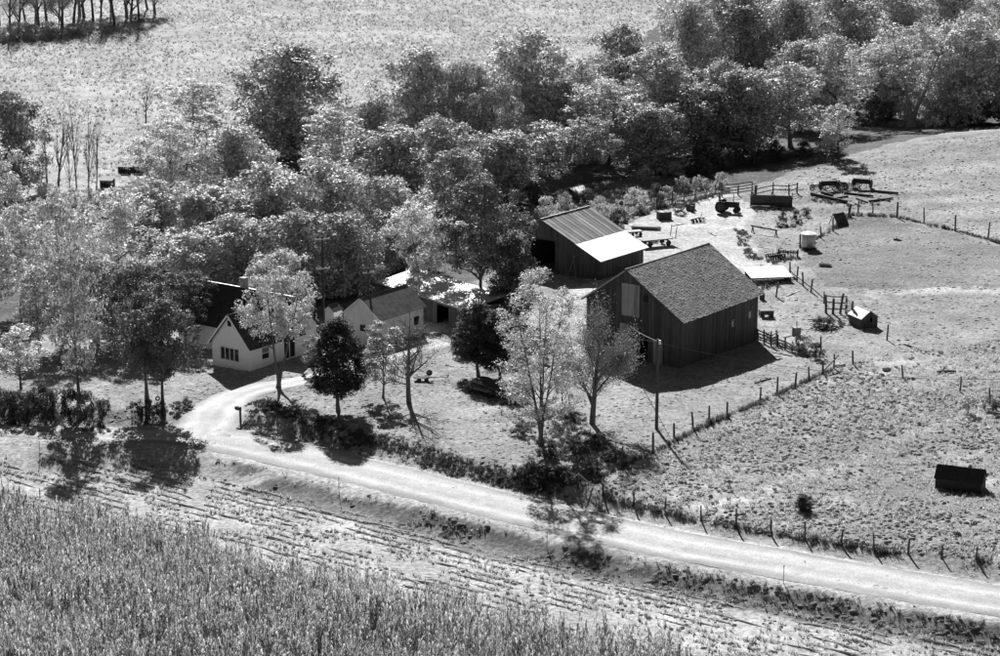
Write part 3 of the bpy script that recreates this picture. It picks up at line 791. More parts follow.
for i in range(3):
    W, L = tree_proto(260 + i, 2.4, 1.6, .02, 34, 110, .40, .12, 'round', .05, 3, inner=.5, rough=.5, core=500)
    reg('bush%d' % i, (W, L), 'bark', 2.4, 1.75)

TREES = []
ORD = 'first second third fourth fifth sixth seventh eighth ninth tenth eleventh twelfth thirteenth fourteenth fifteenth'.split()
def ordinals(group):
    """things of one group that look alike: say which one, counted from the left"""
    L = sorted([o for o in COL.objects if o.get('group') == group], key=lambda o: (o.location.x / o.location.y))
    if not 1 < len(L) <= 15: return
    for i, o in enumerate(L):
        w_ = 'leftmost' if i == 0 else ('rightmost' if i == len(L) - 1 else ORD[i] + ' from left')
        o['label'] = o['label'] + ', ' + w_
def tree(px, py, top, hw, key, leaf='leaf_mid', label=None, name='broadleaf_tree', group=None, cat='tree', rot=None, flatz=False):
    p = P3(px, py); wmesh, cmesh, Ht, R = PROTO[key]
    h = zat(p, top) - p.z; rad = hw / ppm(p)
    r = thing(name, label, cat, p, rot if rot is not None else random.random() * 6.283, group)
    for nm, me in (('trunk', wmesh), ('crown', cmesh)):
        o = link(nm, me, None, r); o.scale = (rad / R, rad / R, h / Ht)
        if nm == 'crown':
            o.material_slots[0].link = 'OBJECT'; o.material_slots[0].material = M[leaf]
    TREES.append((p.x, p.y, rad))
    return r

def D(): return random.choice(['dense0', 'dense1', 'dense2', 'dense3', 'dense4', 'dense0', 'dense3', 'broad', 'broad_high', 'airy1'])
def A_(): return 'airy%d' % random.randrange(3)
# single trees of the lawn and the yards
tree(66, 336, 188, 36, 'airy0', 'leaf_mid', 'tall airy tree rising behind the slender roadside tree at left')
tree(79, 402, 244, 33, 'airy0', 'leaf_mid', 'tall slender tree with a long bare trunk behind the roadside bushes at left')
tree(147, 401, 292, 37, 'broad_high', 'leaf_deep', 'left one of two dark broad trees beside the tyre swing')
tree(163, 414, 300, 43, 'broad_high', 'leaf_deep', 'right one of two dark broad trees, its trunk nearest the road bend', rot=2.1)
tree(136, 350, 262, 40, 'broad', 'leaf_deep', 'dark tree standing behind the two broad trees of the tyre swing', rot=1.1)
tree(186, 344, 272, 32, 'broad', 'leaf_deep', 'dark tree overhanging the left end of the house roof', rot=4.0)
tree(21, 389, 326, 26, 'small0', 'leaf_mid', 'small tree behind the dark bushes at the left edge', 'small_tree')
tree(279, 388, 270, 38, 'forked_high', 'leaf_mid', 'pale leafy tree in front of the white house beside the driveway')
tree(314, 374, 336, 14, 'small0', 'leaf_middark', 'small dark leafy tree against the right end of the white house', 'small_tree')
tree(338, 411, 318, 31, 'cedar0', 'cedar', 'dark dense cedar on the lawn right of the driveway', 'cedar_tree')
tree(383, 398, 322, 24, 'small1', 'leaf_mid', 'small leafy tree between the dark cedar and the bare tree', 'small_tree')
tree(409, 403, 292, 38, 'bare', 'leaf_deep', 'leafless tree with spreading limbs in front of the white garage', 'bare_tree')
tree(425, 300, 202, 38, 'forked', 'leaf_pale', 'pale forked tree rising before the bright white shed roof')
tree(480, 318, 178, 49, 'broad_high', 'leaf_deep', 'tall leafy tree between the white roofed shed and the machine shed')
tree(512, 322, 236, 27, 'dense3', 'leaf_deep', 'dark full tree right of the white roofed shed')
tree(478, 376, 302, 27, 'cedar1', 'cedar', 'dark cedar over the parked car', 'cedar_tree')
tree(500, 380, 310, 26, 'cedar0', 'cedar', 'smaller dark cedar just right of the one over the parked car', 'cedar_tree')
tree(541, 446, 268, 43, 'vase', 'leaf_mid', 'large pale tree with many upright stems in front of the big barn')
tree(562, 404, 350, 13, 'small0', 'leaf_mid', 'slim young tree between the two large trees in front of the big barn', 'small_tree')
tree(592, 424, 292, 43, 'twiggy', 'leaf_middark', 'half bare twiggy tree close to the gable of the big barn', 'bare_tree')
tree(912, 127, 22, 44, 'tall_trunk', 'leaf_mid', 'tall tree with a thick pale trunk at the edge of the hill field')
tree(968, 413, 395, 9, 'small1', 'leaf_dark', 'tiny sapling in the pasture above the dark hut', 'sapling')
# the wood behind the farm
g = 'trees of the wood behind the barns'
for px, py, top, hw, k, lf in [(620, 128, 25, 38, 0, 'leaf_dark'), (655, 158, 46, 46, 0, 'leaf_mid'), (702, 156, 84, 44, 0, 'leaf_dark'), (746, 152, 70, 42, 0, 'leaf_mid'), (790, 148, 64, 44, 0, 'leaf_dark'),
                               (560, 164, 84, 44, 0, 'leaf_dark'), (608, 168, 80, 46, 0, 'leaf_mid'), (650, 174, 104, 38, 0, 'leaf_dark'), (525, 158, 30, 48, 0, 'leaf_mid'), (540, 190, 122, 42, 0, 'leaf_dark'),
                               (585, 184, 118, 38, 0, 'leaf_dark'), (500, 204, 132, 38, 0, 'leaf_dark'), (488, 182, 76, 38, 0, 'leaf_dark'), (575, 150, 62, 36, 0, 'leaf_mid'), (722, 150, 60, 34, 0, 'leaf_dark')]:
    tree(px, py, top, hw, D(), lf, 'leafy tree massed in the wood straight behind the barns', group=g)
g = 'trees along the top right edge of the picture'
for px, py, top, hw, lf in [(688, 96, -2, 36, 'leaf_mid'), (738, 92, -8, 40, 'leaf_mid'), (790, 98, -6, 42, 'leaf_mid'), (842, 84, -14, 40, 'leaf_pale'), (896, 76, -14, 40, 'leaf_pale'), (948, 64, -22, 42, 'leaf_mid'), (1004, 84, -12, 40, 'leaf_pale'),
                            (720, 56, -40, 40, 'leaf_pale'), (800, 50, -45, 42, 'leaf_pale'), (880, 45, -50, 42, 'leaf_pale'), (1060, 70, -20, 44, 'leaf_mid')]:
    tree(px, py, top, hw, D(), lf, 'leafy tree in the back rows of the wood at top right', group=g)
g = 'trees on the far side of the hill field'
for px, py, top, hw, k, lf in [(832, 133, 34, 42, D(), 'leaf_pale'), (872, 120, 44, 38, D(), 'leaf_mid'), (962, 124, 16, 44, D(), 'leaf_mid'), (1016, 124, 26, 44, D(), 'leaf_mid'), (800, 130, 40, 38, D(), 'leaf_mid'), (935, 116, 30, 36, D(), 'leaf_mid'), (890, 118, 40, 32, D(), 'leaf_mid'), (1058, 122, 26, 44, D(), 'leaf_mid')]:
    tree(px, py, top, hw, k, lf, 'leafy tree at the foot of the wood bordering the hill field', group=g)
tree(948, 126, 84, 22, 'small0', 'leaf_pale', 'low pale tree right of the thick pale trunk by the hill field', 'small_tree')
tree(838, 158, 104, 20, 'small1', 'leaf_pale', 'low pale tree at the left end of the hill field edge', 'small_tree')
g = 'trees between the far field and the house'
for px, py, top, hw, k, lf in [(335, 190, 108, 42, D(), 'leaf_mid'), (425, 176, 48, 44, D(), 'leaf_mid'), (468, 178, 60, 32, D(), 'leaf_dark'), (388, 218, 128, 44, D(), 'leaf_dark'), (440, 210, 118, 42, D(), 'leaf_mid'), (372, 178, 100, 34, D(), 'leaf_dark'), (455, 235, 150, 36, D(), 'leaf_dark')]:
    tree(px, py, top, hw, k, lf, 'leafy tree in the belt between far field and garage', group=g)
tree(290, 158, 46, 54, 'dense2', 'leaf_dark', 'largest dark round tree standing against the far field')
tree(195, 156, 80, 44, 'airy2', 'leaf_pale', 'pale loose tree left of the largest dark round tree')
g = 'trees massed behind the white house'
for px, py, top, hw, k, lf in [(172, 212, 120, 44, D(), 'leaf_pale'), (236, 220, 126, 46, D(), 'leaf_mid'), (160, 262, 180, 42, D(), 'leaf_mid'), (214, 276, 188, 46, D(), 'leaf_mid'), (272, 262, 164, 50, D(), 'leaf_mid'), (330, 268, 160, 50, D(), 'leaf_mid'), (386, 272, 178, 40, D(), 'leaf_mid'),
                               (236, 298, 216, 42, D(), 'leaf_mid'), (300, 300, 212, 42, D(), 'leaf_dark'), (345, 296, 214, 38, D(), 'leaf_dark'), (190, 304, 232, 40, D(), 'leaf_mid'), (282, 330, 250, 36, D(), 'leaf_pale'), (405, 262, 190, 34, D(), 'leaf_dark')]:
    tree(px, py, top, hw, k, lf, 'leafy tree in the thick mass behind the white house', group=g)
tree(122, 318, 188, 44, 'airy2', 'leaf_pale', 'pale airy tree with a forked trunk left of the house', rot=.5)
g = 'trees at the left edge'
for px, py, top, hw, k, lf in [(12, 196, 92, 36, 'dense1', 'leaf_dark'), (-14, 236, 128, 36, 'dense3', 'leaf_mid'), (22, 312, 204, 40, 'airy1', 'leaf_mid'), (-8, 336, 232, 36, 'airy0', 'leaf_mid'), (58, 300, 222, 32, 'airy2', 'leaf_pale'), (40, 352, 268, 32, 'airy1', 'leaf_mid'), (98, 345, 255, 32, 'airy0', 'leaf_mid')]:
    tree(px, py, top, hw, k, lf, 'leafy tree in the stand at the left edge', group=g)
g = 'thin bare trunks before the far field'
for i, (px, py, top) in enumerate([(58, 192, 106), (69, 199, 126), (77, 194, 98), (89, 201, 104), (96, 190, 116), (47, 184, 120)]):
    tree(px, py, top, random.uniform(6, 13), 'pole%d' % (i % 3), 'leaf_deep', 'thin bare trunk in the clump before the far field at left', 'bare_sapling', g)
tree(146, 122, 78, 8, 'pole1', 'leaf_deep', 'thin twiggy sapling alone at the near edge of the far field', 'bare_sapling')
g = 'bare trunks of the far wood'
for i in range(24):
    px = -20 + i * 7.6 + random.uniform(-3, 3); py = 37 - .10 * max(px, 0) - random.uniform(0, 14)
    k = ('pole0', 'twiggy', 'bare', 'pole2', 'pole1', 'twiggy')[i % 6]
    tree(px, py, py - random.uniform(60, 90), random.uniform(9, 13) if k[0] == 'p' else random.uniform(18, 26), k, 'leaf_mid', 'thin grey trunk in the far wood at top left', 'bare_tree', g)
for i in range(8):
    px = 870 + i * 17 + random.uniform(-4, 4)
    tree(px, 26 - random.uniform(0, 8), -40, 10, 'pole%d' % (i % 3), 'leaf_deep', 'thin trunk beyond the crowns in the top right corner', 'bare_sapling', 'thin trunks in the top right corner')

# ------------------------------------------------------------------ bushes
def bush(px, py, top, hw, leaf, label, group=None, name='bush', cat='bush'):
    p = P3(px, py); k = 'bush%d' % random.randrange(3); wmesh, cmesh, Ht, R = PROTO[k]
    h = max(.4, zat(p, top) - p.z); rad = hw / ppm(p); p = p - Vector((0, 0, .28 * h)); h *= 1.28
    r = thing(name, label, cat, p, random.random() * 6.283, group)
    for nm, me in (('stems', wmesh), ('foliage', cmesh)):
        o = link(nm, me, None, r); o.scale = (rad / R, rad / R, h / Ht)
        if nm == 'foliage': o.material_slots[0].link = 'OBJECT'; o.material_slots[0].material = M[leaf]
    return r
for px, py, top, hw in [(-6, 422, 384, 17), (14, 423, 388, 16), (33, 424, 390, 15), (52, 426, 389, 15), (70, 427, 387, 14), (88, 428, 390, 14), (102, 425, 396, 11), (44, 414, 382, 15)]:
    bush(px, py, top, hw, 'weed', 'dark bush in the roadside thicket at the left edge', 'roadside thicket at left')
for px, py, top, hw in [(138, 419, 401, 10), (150, 421, 399, 11), (160, 417, 401, 8)]:
    bush(px, py, top, hw, 'weed', 'low dark bush at the foot of the two broad trees', 'bushes under the broad trees')
for px, py, top, hw in [(176, 411, 401, 8), (186, 408, 398, 9)]:
    bush(px, py, top, hw, 'weed', 'low dark bush right of the broad trees by the driveway', 'bushes by the driveway mouth')
for px, py, top, hw in [(522, 436, 424, 12), (548, 458, 444, 14), (574, 452, 438, 14), (600, 446, 434, 13), (615, 462, 450, 12), (590, 474, 460, 13), (560, 478, 466, 12)]:  # dark bushes added here in place of the large trees' shade
    bush(px, py, top, hw, 'weed', 'low dark bush added as tree shade in the hollow under the two large trees', 'bushes added as shade in the hollow before the barn')
tree(804, 512, 495, 10, 'dense0', 'weed', 'single round dark bush in the lower pasture', 'bush', None, 'bush')
bush(995, 412, 398, 12, 'weed', 'dark bush on the right edge beside a fence post')
bush(805, 352, 335, 14, 'leaf_mid', 'leafy bush at the end of the board fence by the barn')
bush(816, 358, 342, 9, 'weed', 'dark bush beside the post right of the board fence')
for px, py, top, hw in [(618, 228, 207, 9), (606, 224, 206, 9), (640, 213, 203, 10), (632, 207, 188, 12), (655, 204, 184, 11), (598, 214, 196, 10), (584, 205, 188, 11), (566, 212, 192, 10), (700, 190, 176, 9), (682, 194, 176, 10), (668, 200, 186, 9), (548, 220, 196, 13), (536, 208, 180, 13), (720, 188, 172, 9)]:
    bush(px, py, top, hw, random.choice(['weed', 'leaf_mid', 'leaf_pale']), 'weedy bush behind the machine shed and yard fence', 'bushes behind the machine shed')
bush(680, 214, 205, 8, 'weed', 'low dark bush in the pale yard by the box under the fence')
for px, py, top, hw in [(782, 224, 211, 6), (797, 221, 210, 7), (806, 216, 207, 5)]:
    bush(px, py, top, hw, 'weed', 'dark weedy bush between the feed bunk and the round bin', 'bushes by the round bin')
for px, py, top, hw in [(3, 40, 26, 12), (18, 38, 20, 14), (33, 38, 24, 14), (47, 37, 21, 14), (74, 35, 23, 12), (100, 28, 18, 9), (136, 21, 13, 8)]:
    bush(px, py, top, hw, 'leaf_pale', 'brush under the trunks of the far wood at top left', 'brush in the far wood', 'brush', 'brush')
g = 'bushes at the foot of the wood'
for i in range(15):
    px = 645 + i * 26; py = 182 - (px - 645) * .16
    if px > 850: py = 126
    bush(px, py, py - random.uniform(12, 22) * (1.7 if px > 850 else 1), random.uniform(12, 18), random.choice(['weed', 'leaf_mid', 'weed']), 'bush in the undergrowth along the foot of the wood', g)
for px, py, top, hw in [(100, 205, 188, 10), (124, 200, 186, 9), (150, 205, 175, 14), (165, 200, 172, 12), (60, 215, 192, 13), (85, 222, 198, 15), (40, 225, 198, 14), (55, 200, 186, 9), (72, 204, 188, 10), (90, 206, 188, 11), (110, 214, 194, 13), (45, 196, 182, 9)]:
    bush(px, py, top, hw, random.choice(['leaf_mid', 'leaf_pale']), 'bush round the old sheds before the far field', 'bushes round the old sheds')
# weeds of the lawn bank; more added in the hollow to imitate tree shade
BW = [blade_tuft(160 + s, 34, .42, .42, .09, .9) for s in range(5)]
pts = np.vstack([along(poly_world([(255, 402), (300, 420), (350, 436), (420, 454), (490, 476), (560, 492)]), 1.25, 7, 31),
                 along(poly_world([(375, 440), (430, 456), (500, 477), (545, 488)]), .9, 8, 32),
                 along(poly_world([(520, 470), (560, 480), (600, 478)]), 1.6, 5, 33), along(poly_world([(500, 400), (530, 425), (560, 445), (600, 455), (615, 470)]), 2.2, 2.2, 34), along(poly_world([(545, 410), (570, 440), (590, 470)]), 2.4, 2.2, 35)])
scatter('bank_growth', 'dark weedy growth on the lawn bank above the road, more added as tree shade in the hollow', 'weeds', on_ground(pts), BW, M['grass_dark'], .3, .75, .2, .4 + 1.0 * vnoise(pts[:, 0], pts[:, 1], 2.2, 48))
xy = rnd_in(Z_WEED, 5, 40)
scatter('rough_weeds', 'rough pale weeds behind the machine shed', 'weeds', on_ground(xy), BW, M['grass'], .5, 1.3)

# ------------------------------------------------------------------ buildings
UA = math.radians(53.4)                       # the farm's buildings share this axis
def frame(px, py):
    return P3(px, py)
def b_root(name, label, px, py, ang=UA, cat='building', z=None):
    p = P3(px, py)
    return thing(name, label, cat, (p.x, p.y, p.z if z is None else z), ang)

def board_wall_x(root, W, top, bw_, m, holes=(), out=-1, x=0.0, z0=-.3, name='wall_board', th=.03):
    """vertical boards side by side on the plane x; top(y) gives their slanted upper end; holes = (y0,y1,z0,z1)"""
    n = max(1, round(W / bw_)); d = W / n
    for i in range(n):
        a, b = i * d - .008, (i + 1) * d + .008
        o0 = x + out * (.014 * (i % 2)); o1 = o0 + out * (th + random.uniform(0, .012))
        mid = .5 * (a + b); segs = [(z0 + random.uniform(0, .05), None)]
        for (h0, h1, hz0, hz1) in holes:
            if h0 < mid < h1: segs = [(z0, hz0), (hz1, None)]
        for s0, s1 in segs:
            ta, tb = (top(a), top(b)) if s1 is None else (s1, s1)
            if min(ta, tb) - s0 < .05: continue
            xs = sorted((o0, o1))
            part(name, MB().hexa([(xs[0], a, s0), (xs[1], a, s0), (xs[1], b, s0), (xs[0], b, s0), (xs[0], a, ta), (xs[1], a, ta), (xs[1], b, tb), (xs[0], b, tb)]), m, root)
def board_wall_y(root, L, top, bw_, m, holes=(), out=-1, y=0.0, z0=-.3, name='wall_board', th=.03):
    n = max(1, round(L / bw_)); d = L / n
    for i in range(n):
        a, b = i * d - .008, (i + 1) * d + .008
        o0 = y + out * (.014 * (i % 2)); o1 = o0 + out * (th + random.uniform(0, .012)); ys = sorted((o0, o1))
        mid = .5 * (a + b); segs = [(z0 + random.uniform(0, .05), top)]
        for (h0, h1, hz0, hz1) in holes:
            if h0 < mid < h1: segs = [(z0, hz0), (hz1, top)]
        for s0, s1 in segs:
            if s1 - s0 < .05: continue
            part(name, MB().box(a, b, ys[0], ys[1], s0, s1), m, root)

def slope_slab(mb, x0, x1, ya, za, yb, zb, th):
    """roof slab between (ya,za) low edge and (yb,zb) ridge"""
    n = Vector((0, -(zb - za), (yb - ya))); n.normalize()
    if n.z < 0: n = -n
    dy, dz = n.y * th, n.z * th
    return mb.hexa([(x0, ya, za), (x1, ya, za), (x1, yb, zb), (x0, yb, zb), (x0, ya + dy, za + dz), (x1, ya + dy, za + dz), (x1, yb + dy, zb + dz), (x0, yb + dy, zb + dz)])

# ---- the big barn
BL, BW_, BE, BR, BRY, BE2 = 15.1, 11.0, 5.0, 9.05, 6.2, 5.7
barn = b_root('barn', 'large dark weathered barn with a wide shingled roof', 679, 368, cat='barn')
def btop(y): return BE + (BR - BE) * y / BRY if y < BRY else BR - (BR - BE2) * (y - BRY) / (BW_ - BRY)
H1 = (1.9, 3.0, -.3, 2.35); H2 = (3.6, 5.6, -.3, 2.5); H3 = (4.7, 6.8, 4.4, 7.7); H4 = (5.9, 7.0, 1.6, 3.6)
board_wall_x(barn, BW_, btop, .30, M['barn'], (H1, H2, H3, H4))
board_wall_y(barn, BL, BE, .30, M['barn'], ((9.9, 10.4, 2.2, 2.75), (13.2, 13.75, 2.45, 3.1)))
part('back_wall', MB().prism([(0, -.3), (BW_, -.3), (BW_, BE2 - .05), (BRY, BR - .05), (0, BE - .05)], BL, BL + .08), M['barn'], barn)
part('side_wall', MB().box(.02, BL, BW_, BW_ + .08, -.3, BE2), M['barn'], barn)
d = part('door', MB(), M['barn_pale'], barn)
for i in range(4):
    q = H1[0] + i * .275; part('door_board', MB().box(-.055 - .01 * (i % 2), -.02, q + .004, q + .271, -.05, 2.33), M['barn_pale'], d)
d = part('loft_door', MB(), M['barn_pale'], barn)
for i in range(7):
    q = H3[0] + i * .3; part('door_board', MB().box(-.06 - .012 * (i % 2), -.02, q + .004, q + .296, 4.42, min(7.68, btop(q) - .1, btop(q + .3) - .1)), M['barn_pale'], d)
d = part('hatch', MB(), M['barn_pale'], barn)
for i in range(4):
    q = H4[0] + i * .275; part('door_board', MB().box(-.06 - .01 * (i % 2), -.02, q + .004, q + .271, 1.62, 3.58), M['barn_pale'], d)
fr = part('door_frame', MB().box(-.09, -.02, H2[0] - .12, H2[0], -.2, 2.62).box(-.09, -.02, H2[1], H2[1] + .12, -.2, 2.62).box(-.09, -.02, H2[0] + .001, H2[1] - .001, 2.5, 2.62), M['barn'], barn)
part('vent', MB().box(-.09, -.03, 3.75, 4.25, 6.1, 6.75), M['dark'], barn)
for a, z in ((9.9, 2.2), (13.2, 2.45)):
    wn = part('window', MB().box(a - .05, a, -.07, -.0, z - .05, z + .7).box(a + .52, a + .57, -.07, 0, z - .05, z + .7).box(a + .001, a + .519, -.07, 0, z + .62, z + .7).box(a + .001, a + .519, -.07, 0, z - .05, z), M['barn_pale'], barn)
    part('pane', MB().box(a, a + .52, -.03, -.015, z, z + .62), M['galv'], wn)
roof = part('roof', slope_slab(slope_slab(MB(), -.35, BL + .35, -.5, BE - .5 * (BR - BE) / BRY + .02, BRY, BR + .02, .07), -.35, BL + .35, BW_ + .4, BE2 - .4 * (BR - BE2) / (BW_ - BRY) + .02, BRY, BR + .018, .07), M['roof_board'], barn)
sh = MB(); nrm = Vector((0, -(BR - BE), BRY)).normalized(); dn = Vector((0, -BRY, -(BR - BE))).normalized()
top = Vector((0, BRY, BR + .02)) + nrm * .072; SL = math.hypot(BRY + .5, (BR - BE) * (BRY + .5) / BRY) + .06; nr = 46
for r_ in range(nr):
    s0 = SL * r_ / nr; s1 = SL * (r_ + 1) / nr + .10; x = -.42 - random.random() * .3
    while x < BL + .4:
        w_ = random.uniform(.13, .26); xa, xb = max(x, -.4), min(x + w_ - .012, BL + .4); x += w_
        if xb - xa < .05: continue
        lo = .022 + random.uniform(-.006, .014) + (random.random() < .02) * .03; e1 = s1 + random.uniform(-.05, .05)
        a = top + dn * s0 + nrm * .004; b = top + dn * e1 + nrm * lo; tk = nrm * .012
        pts = [(xa, a.y, a.z), (xb, a.y, a.z), (xb, b.y, b.z), (xa, b.y, b.z)]
        sh.hexa([pts[3], pts[2], pts[1], pts[0]] + [(p[0], p[1] + tk.y, p[2] + tk.z) for p in (pts[3], pts[2], pts[1], pts[0])])
part('shingles', sh, M['shingle'], roof, kind='stuff')
part('ridge_cap', MB().tube([(-.42, BRY, BR + .13), (BL * .5, BRY, BR + .09), (BL + .42, BRY, BR + .13)], .07, 6), M['barn_pale'], roof)
part('barge_board', slope_slab(MB(), -.42, -.36, -.5, BE - .5 * (BR - BE) / BRY - .08, BRY, BR - .08, .16), M['barn'], roof)
part('barge_board', slope_slab(MB(), -.42, -.36, BW_ + .4, BE2 - .4 * (BR - BE2) / (BW_ - BRY) - .08, BRY, BR - .085, .16), M['barn_pale'], roof)

# ---- the machine shed behind it
SL_, SW, SE, SR, SRY, SE2 = 9.3, 10.6, 2.5, 6.2, 8.0, 5.2
shed = b_root('machine_shed', 'dark machine shed with a two-tone metal roof behind the big barn', 599, 280, cat='shed')
def stop(y): return SE + (SR - SE) * y / SRY if y < SRY else SR - (SR - SE2) * (y - SRY) / (SW - SRY)
board_wall_x(shed, SW, stop, .30, M['barn'], ((6.1, 9.9, -.3, 3.9),))
board_wall_y(shed, SL_, SE, .30, M['barn'])
part('back_wall', MB().prism([(0, -.3), (SW, -.3), (SW, SE2 - .05), (SRY, SR - .05), (0, SE - .05)], SL_, SL_ + .08), M['barn'], shed)
part('side_wall', MB().box(.02, SL_, SW, SW + .08, -.3, SE2), M['barn'], shed)
part('door_post', MB().box(-.1, .04, 6.0, 6.14, -.3, 3.95), M['barn'], shed)
part('lintel', MB().box(-.1, .04, 6.15, 9.95, 3.8, 3.98), M['barn'], shed)
part('leaning_pole', MB().tube([(-.9, 2.6, -.1), (-.15, 3.6, 2.6)], .04, 5), M['barn_pale'], shed)
part('leaning_pole', MB().tube([(-.95, 3.9, -.1), (-.15, 3.3, 2.5)], .035, 5), M['barn_pale'], shed)
sl = (SR - SE) / SRY
rf = part('roof', slope_slab(MB(), -.45, SL_ + .4, SW + .5, SE2 - .5 * (SR - SE2) / (SW - SRY) + .02, SRY, SR + .02, .05), M['tin_old'], shed)
ysplit = 3.15
part('roof_deck', slope_slab(MB(), -.43, SL_ + .38, -.4, SE - .4 * sl + .01, SRY, SR + .01, .03), M['roof_board'], rf)
n = 14; dx = (SL_ + .85) / n
for i in range(n):
    a = -.45 + i * dx
    part('roof_panel', slope_slab(MB(), a + .01, a + dx - .01, ysplit - .15, SE + (ysplit - .15) * sl + .05 + .012 * (i % 2), SRY + .06, SR + .08 + .012 * (i % 2), .014), M['tin_old'], rf)
    part('panel_rib', slope_slab(MB(), a - .02, a + .02, ysplit - .1, SE + (ysplit - .1) * sl + .078, SRY + .05, SR + .108, .02), M['tin_old'], rf)
for i in range(9):
    dx2 = (SL_ + .95) / 9; a = -.5 + i * dx2
    part('roof_panel', slope_slab(MB(), a + .003, a + dx2 - .003, -.55, SE - .55 * sl + .04 + .004 * (i % 2), ysplit, SE + ysplit * sl + .04 + .004 * (i % 2), .012), M['tin_new'], rf)['label'] = 'bright new metal sheet'
part('ridge_cap', MB().tube([(-.5, SRY, SR + .13), (SL_ + .45, SRY, SR + .13)], .06, 6), M['tin_old'], rf)

# ---- the white house
def clap(root, plane, a0, a1, z0, z1, out, topf=None, holes=(), pos=0.0, parent=None):
    """lapped boards, one above the other, on a wall plane"""
    mb = MB(); z = z0; h = .16
    while z < z1 - .02:
        zt = min(z + h + .02, z1); segs = [(a0, a1)]
        if topf is not None:
            l_, r_ = topf(zt)
            segs = [(max(a0, l_), min(a1, r_))]
        for (h0, h1, hz0, hz1) in holes:
            if hz0 < z + .08 < hz1:
                segs = [q for s in segs for q in ((s[0], min(s[1], h0)), (max(s[0], h1), s[1])) if q[1] - q[0] > .02]
        for s0, s1 in segs:
            if s1 - s0 < .05: continue
            o0, o1, oi = pos + out * .045, pos + out * .02, pos
            if plane == 'x': mb.hexa([(oi, s0, z), (o0, s0, z), (o0, s1, z), (oi, s1, z), (oi, s0, zt), (o1, s0, zt), (o1, s1, zt), (oi, s1, zt)])
            else: mb.hexa([(s0, oi, z), (s0, o0, z), (s1, o0, z), (s1, oi, z), (s0, oi, zt), (s0, o1, zt), (s1, o1, zt), (s1, oi, zt)])
        z += h
    return part('clapboard_siding', mb, M['white'], parent or root, kind='stuff')

HW, HE, HR = 4.9, 2.45, 5.25; HL = 6.2
house = b_root('house', 'small white clapboard house with dark roof behind the driveway', 249.4, 371.6, math.radians(53.5), 'house')
wl = part('wall', MB().prism([(0, -.4), (HW, -.4), (HW, HE), (HW / 2, HR), (0, HE)], .06, HL + 3), M['white'], house)
WIN = (1.35, 3.75, .75, 2.0)
def htop(z): q = max(0, (z - HE) / (HR - HE)) * HW / 2; return q, HW - q
clap(house, 'x', 0, HW, -.3, HR - .1, -1, htop, (WIN, (2.2, 2.7, 4.15, 4.7)), .06, wl)
clap(house, 'y', .02, HL + 2.8, -.3, HE, -1, None, ((1.8, 2.8, .8, 2.0), (5.0, 6.6, .2, 2.1)), 0, wl)
wn = part('window', MB().box(-.03, .05, WIN[0] - .1, WIN[0], WIN[2] - .08, WIN[3] + .08).box(-.03, .05, WIN[1], WIN[1] + .1, WIN[2] - .08, WIN[3] + .08).box(-.03, .05, WIN[0] + .001, WIN[1] - .001, WIN[3], WIN[3] + .08).box(-.05, .05, WIN[0] + .001, WIN[1] - .001, WIN[2] - .08, WIN[2]), M['white'], house)
for i in range(4):
    dy = (WIN[1] - WIN[0]) / 4; a = WIN[0] + i * dy
    part('pane', MB().box(.02, .04, a + .04, a + dy - .04, WIN[2] + .01, WIN[3] - .01), M['glass'], wn)
    if i: part('mullion', MB().box(-.02, .045, a - .035, a + .035, WIN[2], WIN[3]), M['white'], wn)
wn = part('vent', MB().box(-.02, .05, 2.2, 2.7, 4.15, 4.7), M['dark'], house)
part('frame', MB().box(-.04, .03, 2.14, 2.2, 4.1, 4.75).box(-.04, .03, 2.7, 2.76, 4.1, 4.75), M['white'], wn)
for a0, a1, z0, z1 in ((1.8, 2.8, .8, 2.0),):
    wn = part('window', MB().box(a0 - .08, a0, -.06, .03, z0 - .08, z1 + .08).box(a1, a1 + .08, -.06, .03, z0 - .08, z1 + .08).box(a0, a1, -.06, .03, z1, z1 + .08).box(a0, a1, -.08, .03, z0 - .08, z0).box(a0, a1, -.04, .03, (z0 + z1) / 2 - .03, (z0 + z1) / 2 + .03), M['white'], house)
    part('pane', MB().box(a0, a1, -.02, -.005, z0, z1), M['glass'], wn)
dr = part('door', MB().box(5.0, 6.6, -.03, -.005, .2, 2.1), M['dark'], house)
part('door_frame', MB().box(4.9, 5.0, -.07, .03, .1, 2.2).box(6.6, 6.7, -.07, .03, .1, 2.2).box(5.0, 6.6, -.07, .03, 2.1, 2.2).box(5.75, 5.85, -.06, .0, .2, 2.1), M['white'], dr)
sl = (HR - HE) / (HW / 2)
rf = part('roof', slope_slab(slope_slab(MB(), -.28, HL + 1.8, -.3, HE - .3 * sl + .02, HW / 2, HR + .02, .07), -.28, HL + 1.8, HW + .3, HE - .3 * sl + .02, HW / 2, HR + .018, .07), M['roof_dark'], house)
part('barge_board', slope_slab(MB(), -.34, -.285, -.34, HE - .34 * sl - .06, HW / 2, HR - .05, .15), M['white'], rf)
part('barge_board', slope_slab(MB(), -.34, -.285, HW + .34, HE - .34 * sl - .06, HW / 2, HR - .055, .15), M['white'], rf)
part('ridge_cap', MB().tube([(-.3, HW / 2, HR + .1), (HL + 1.5, HW / 2, HR + .1)], .05, 5), M['galv'], rf)
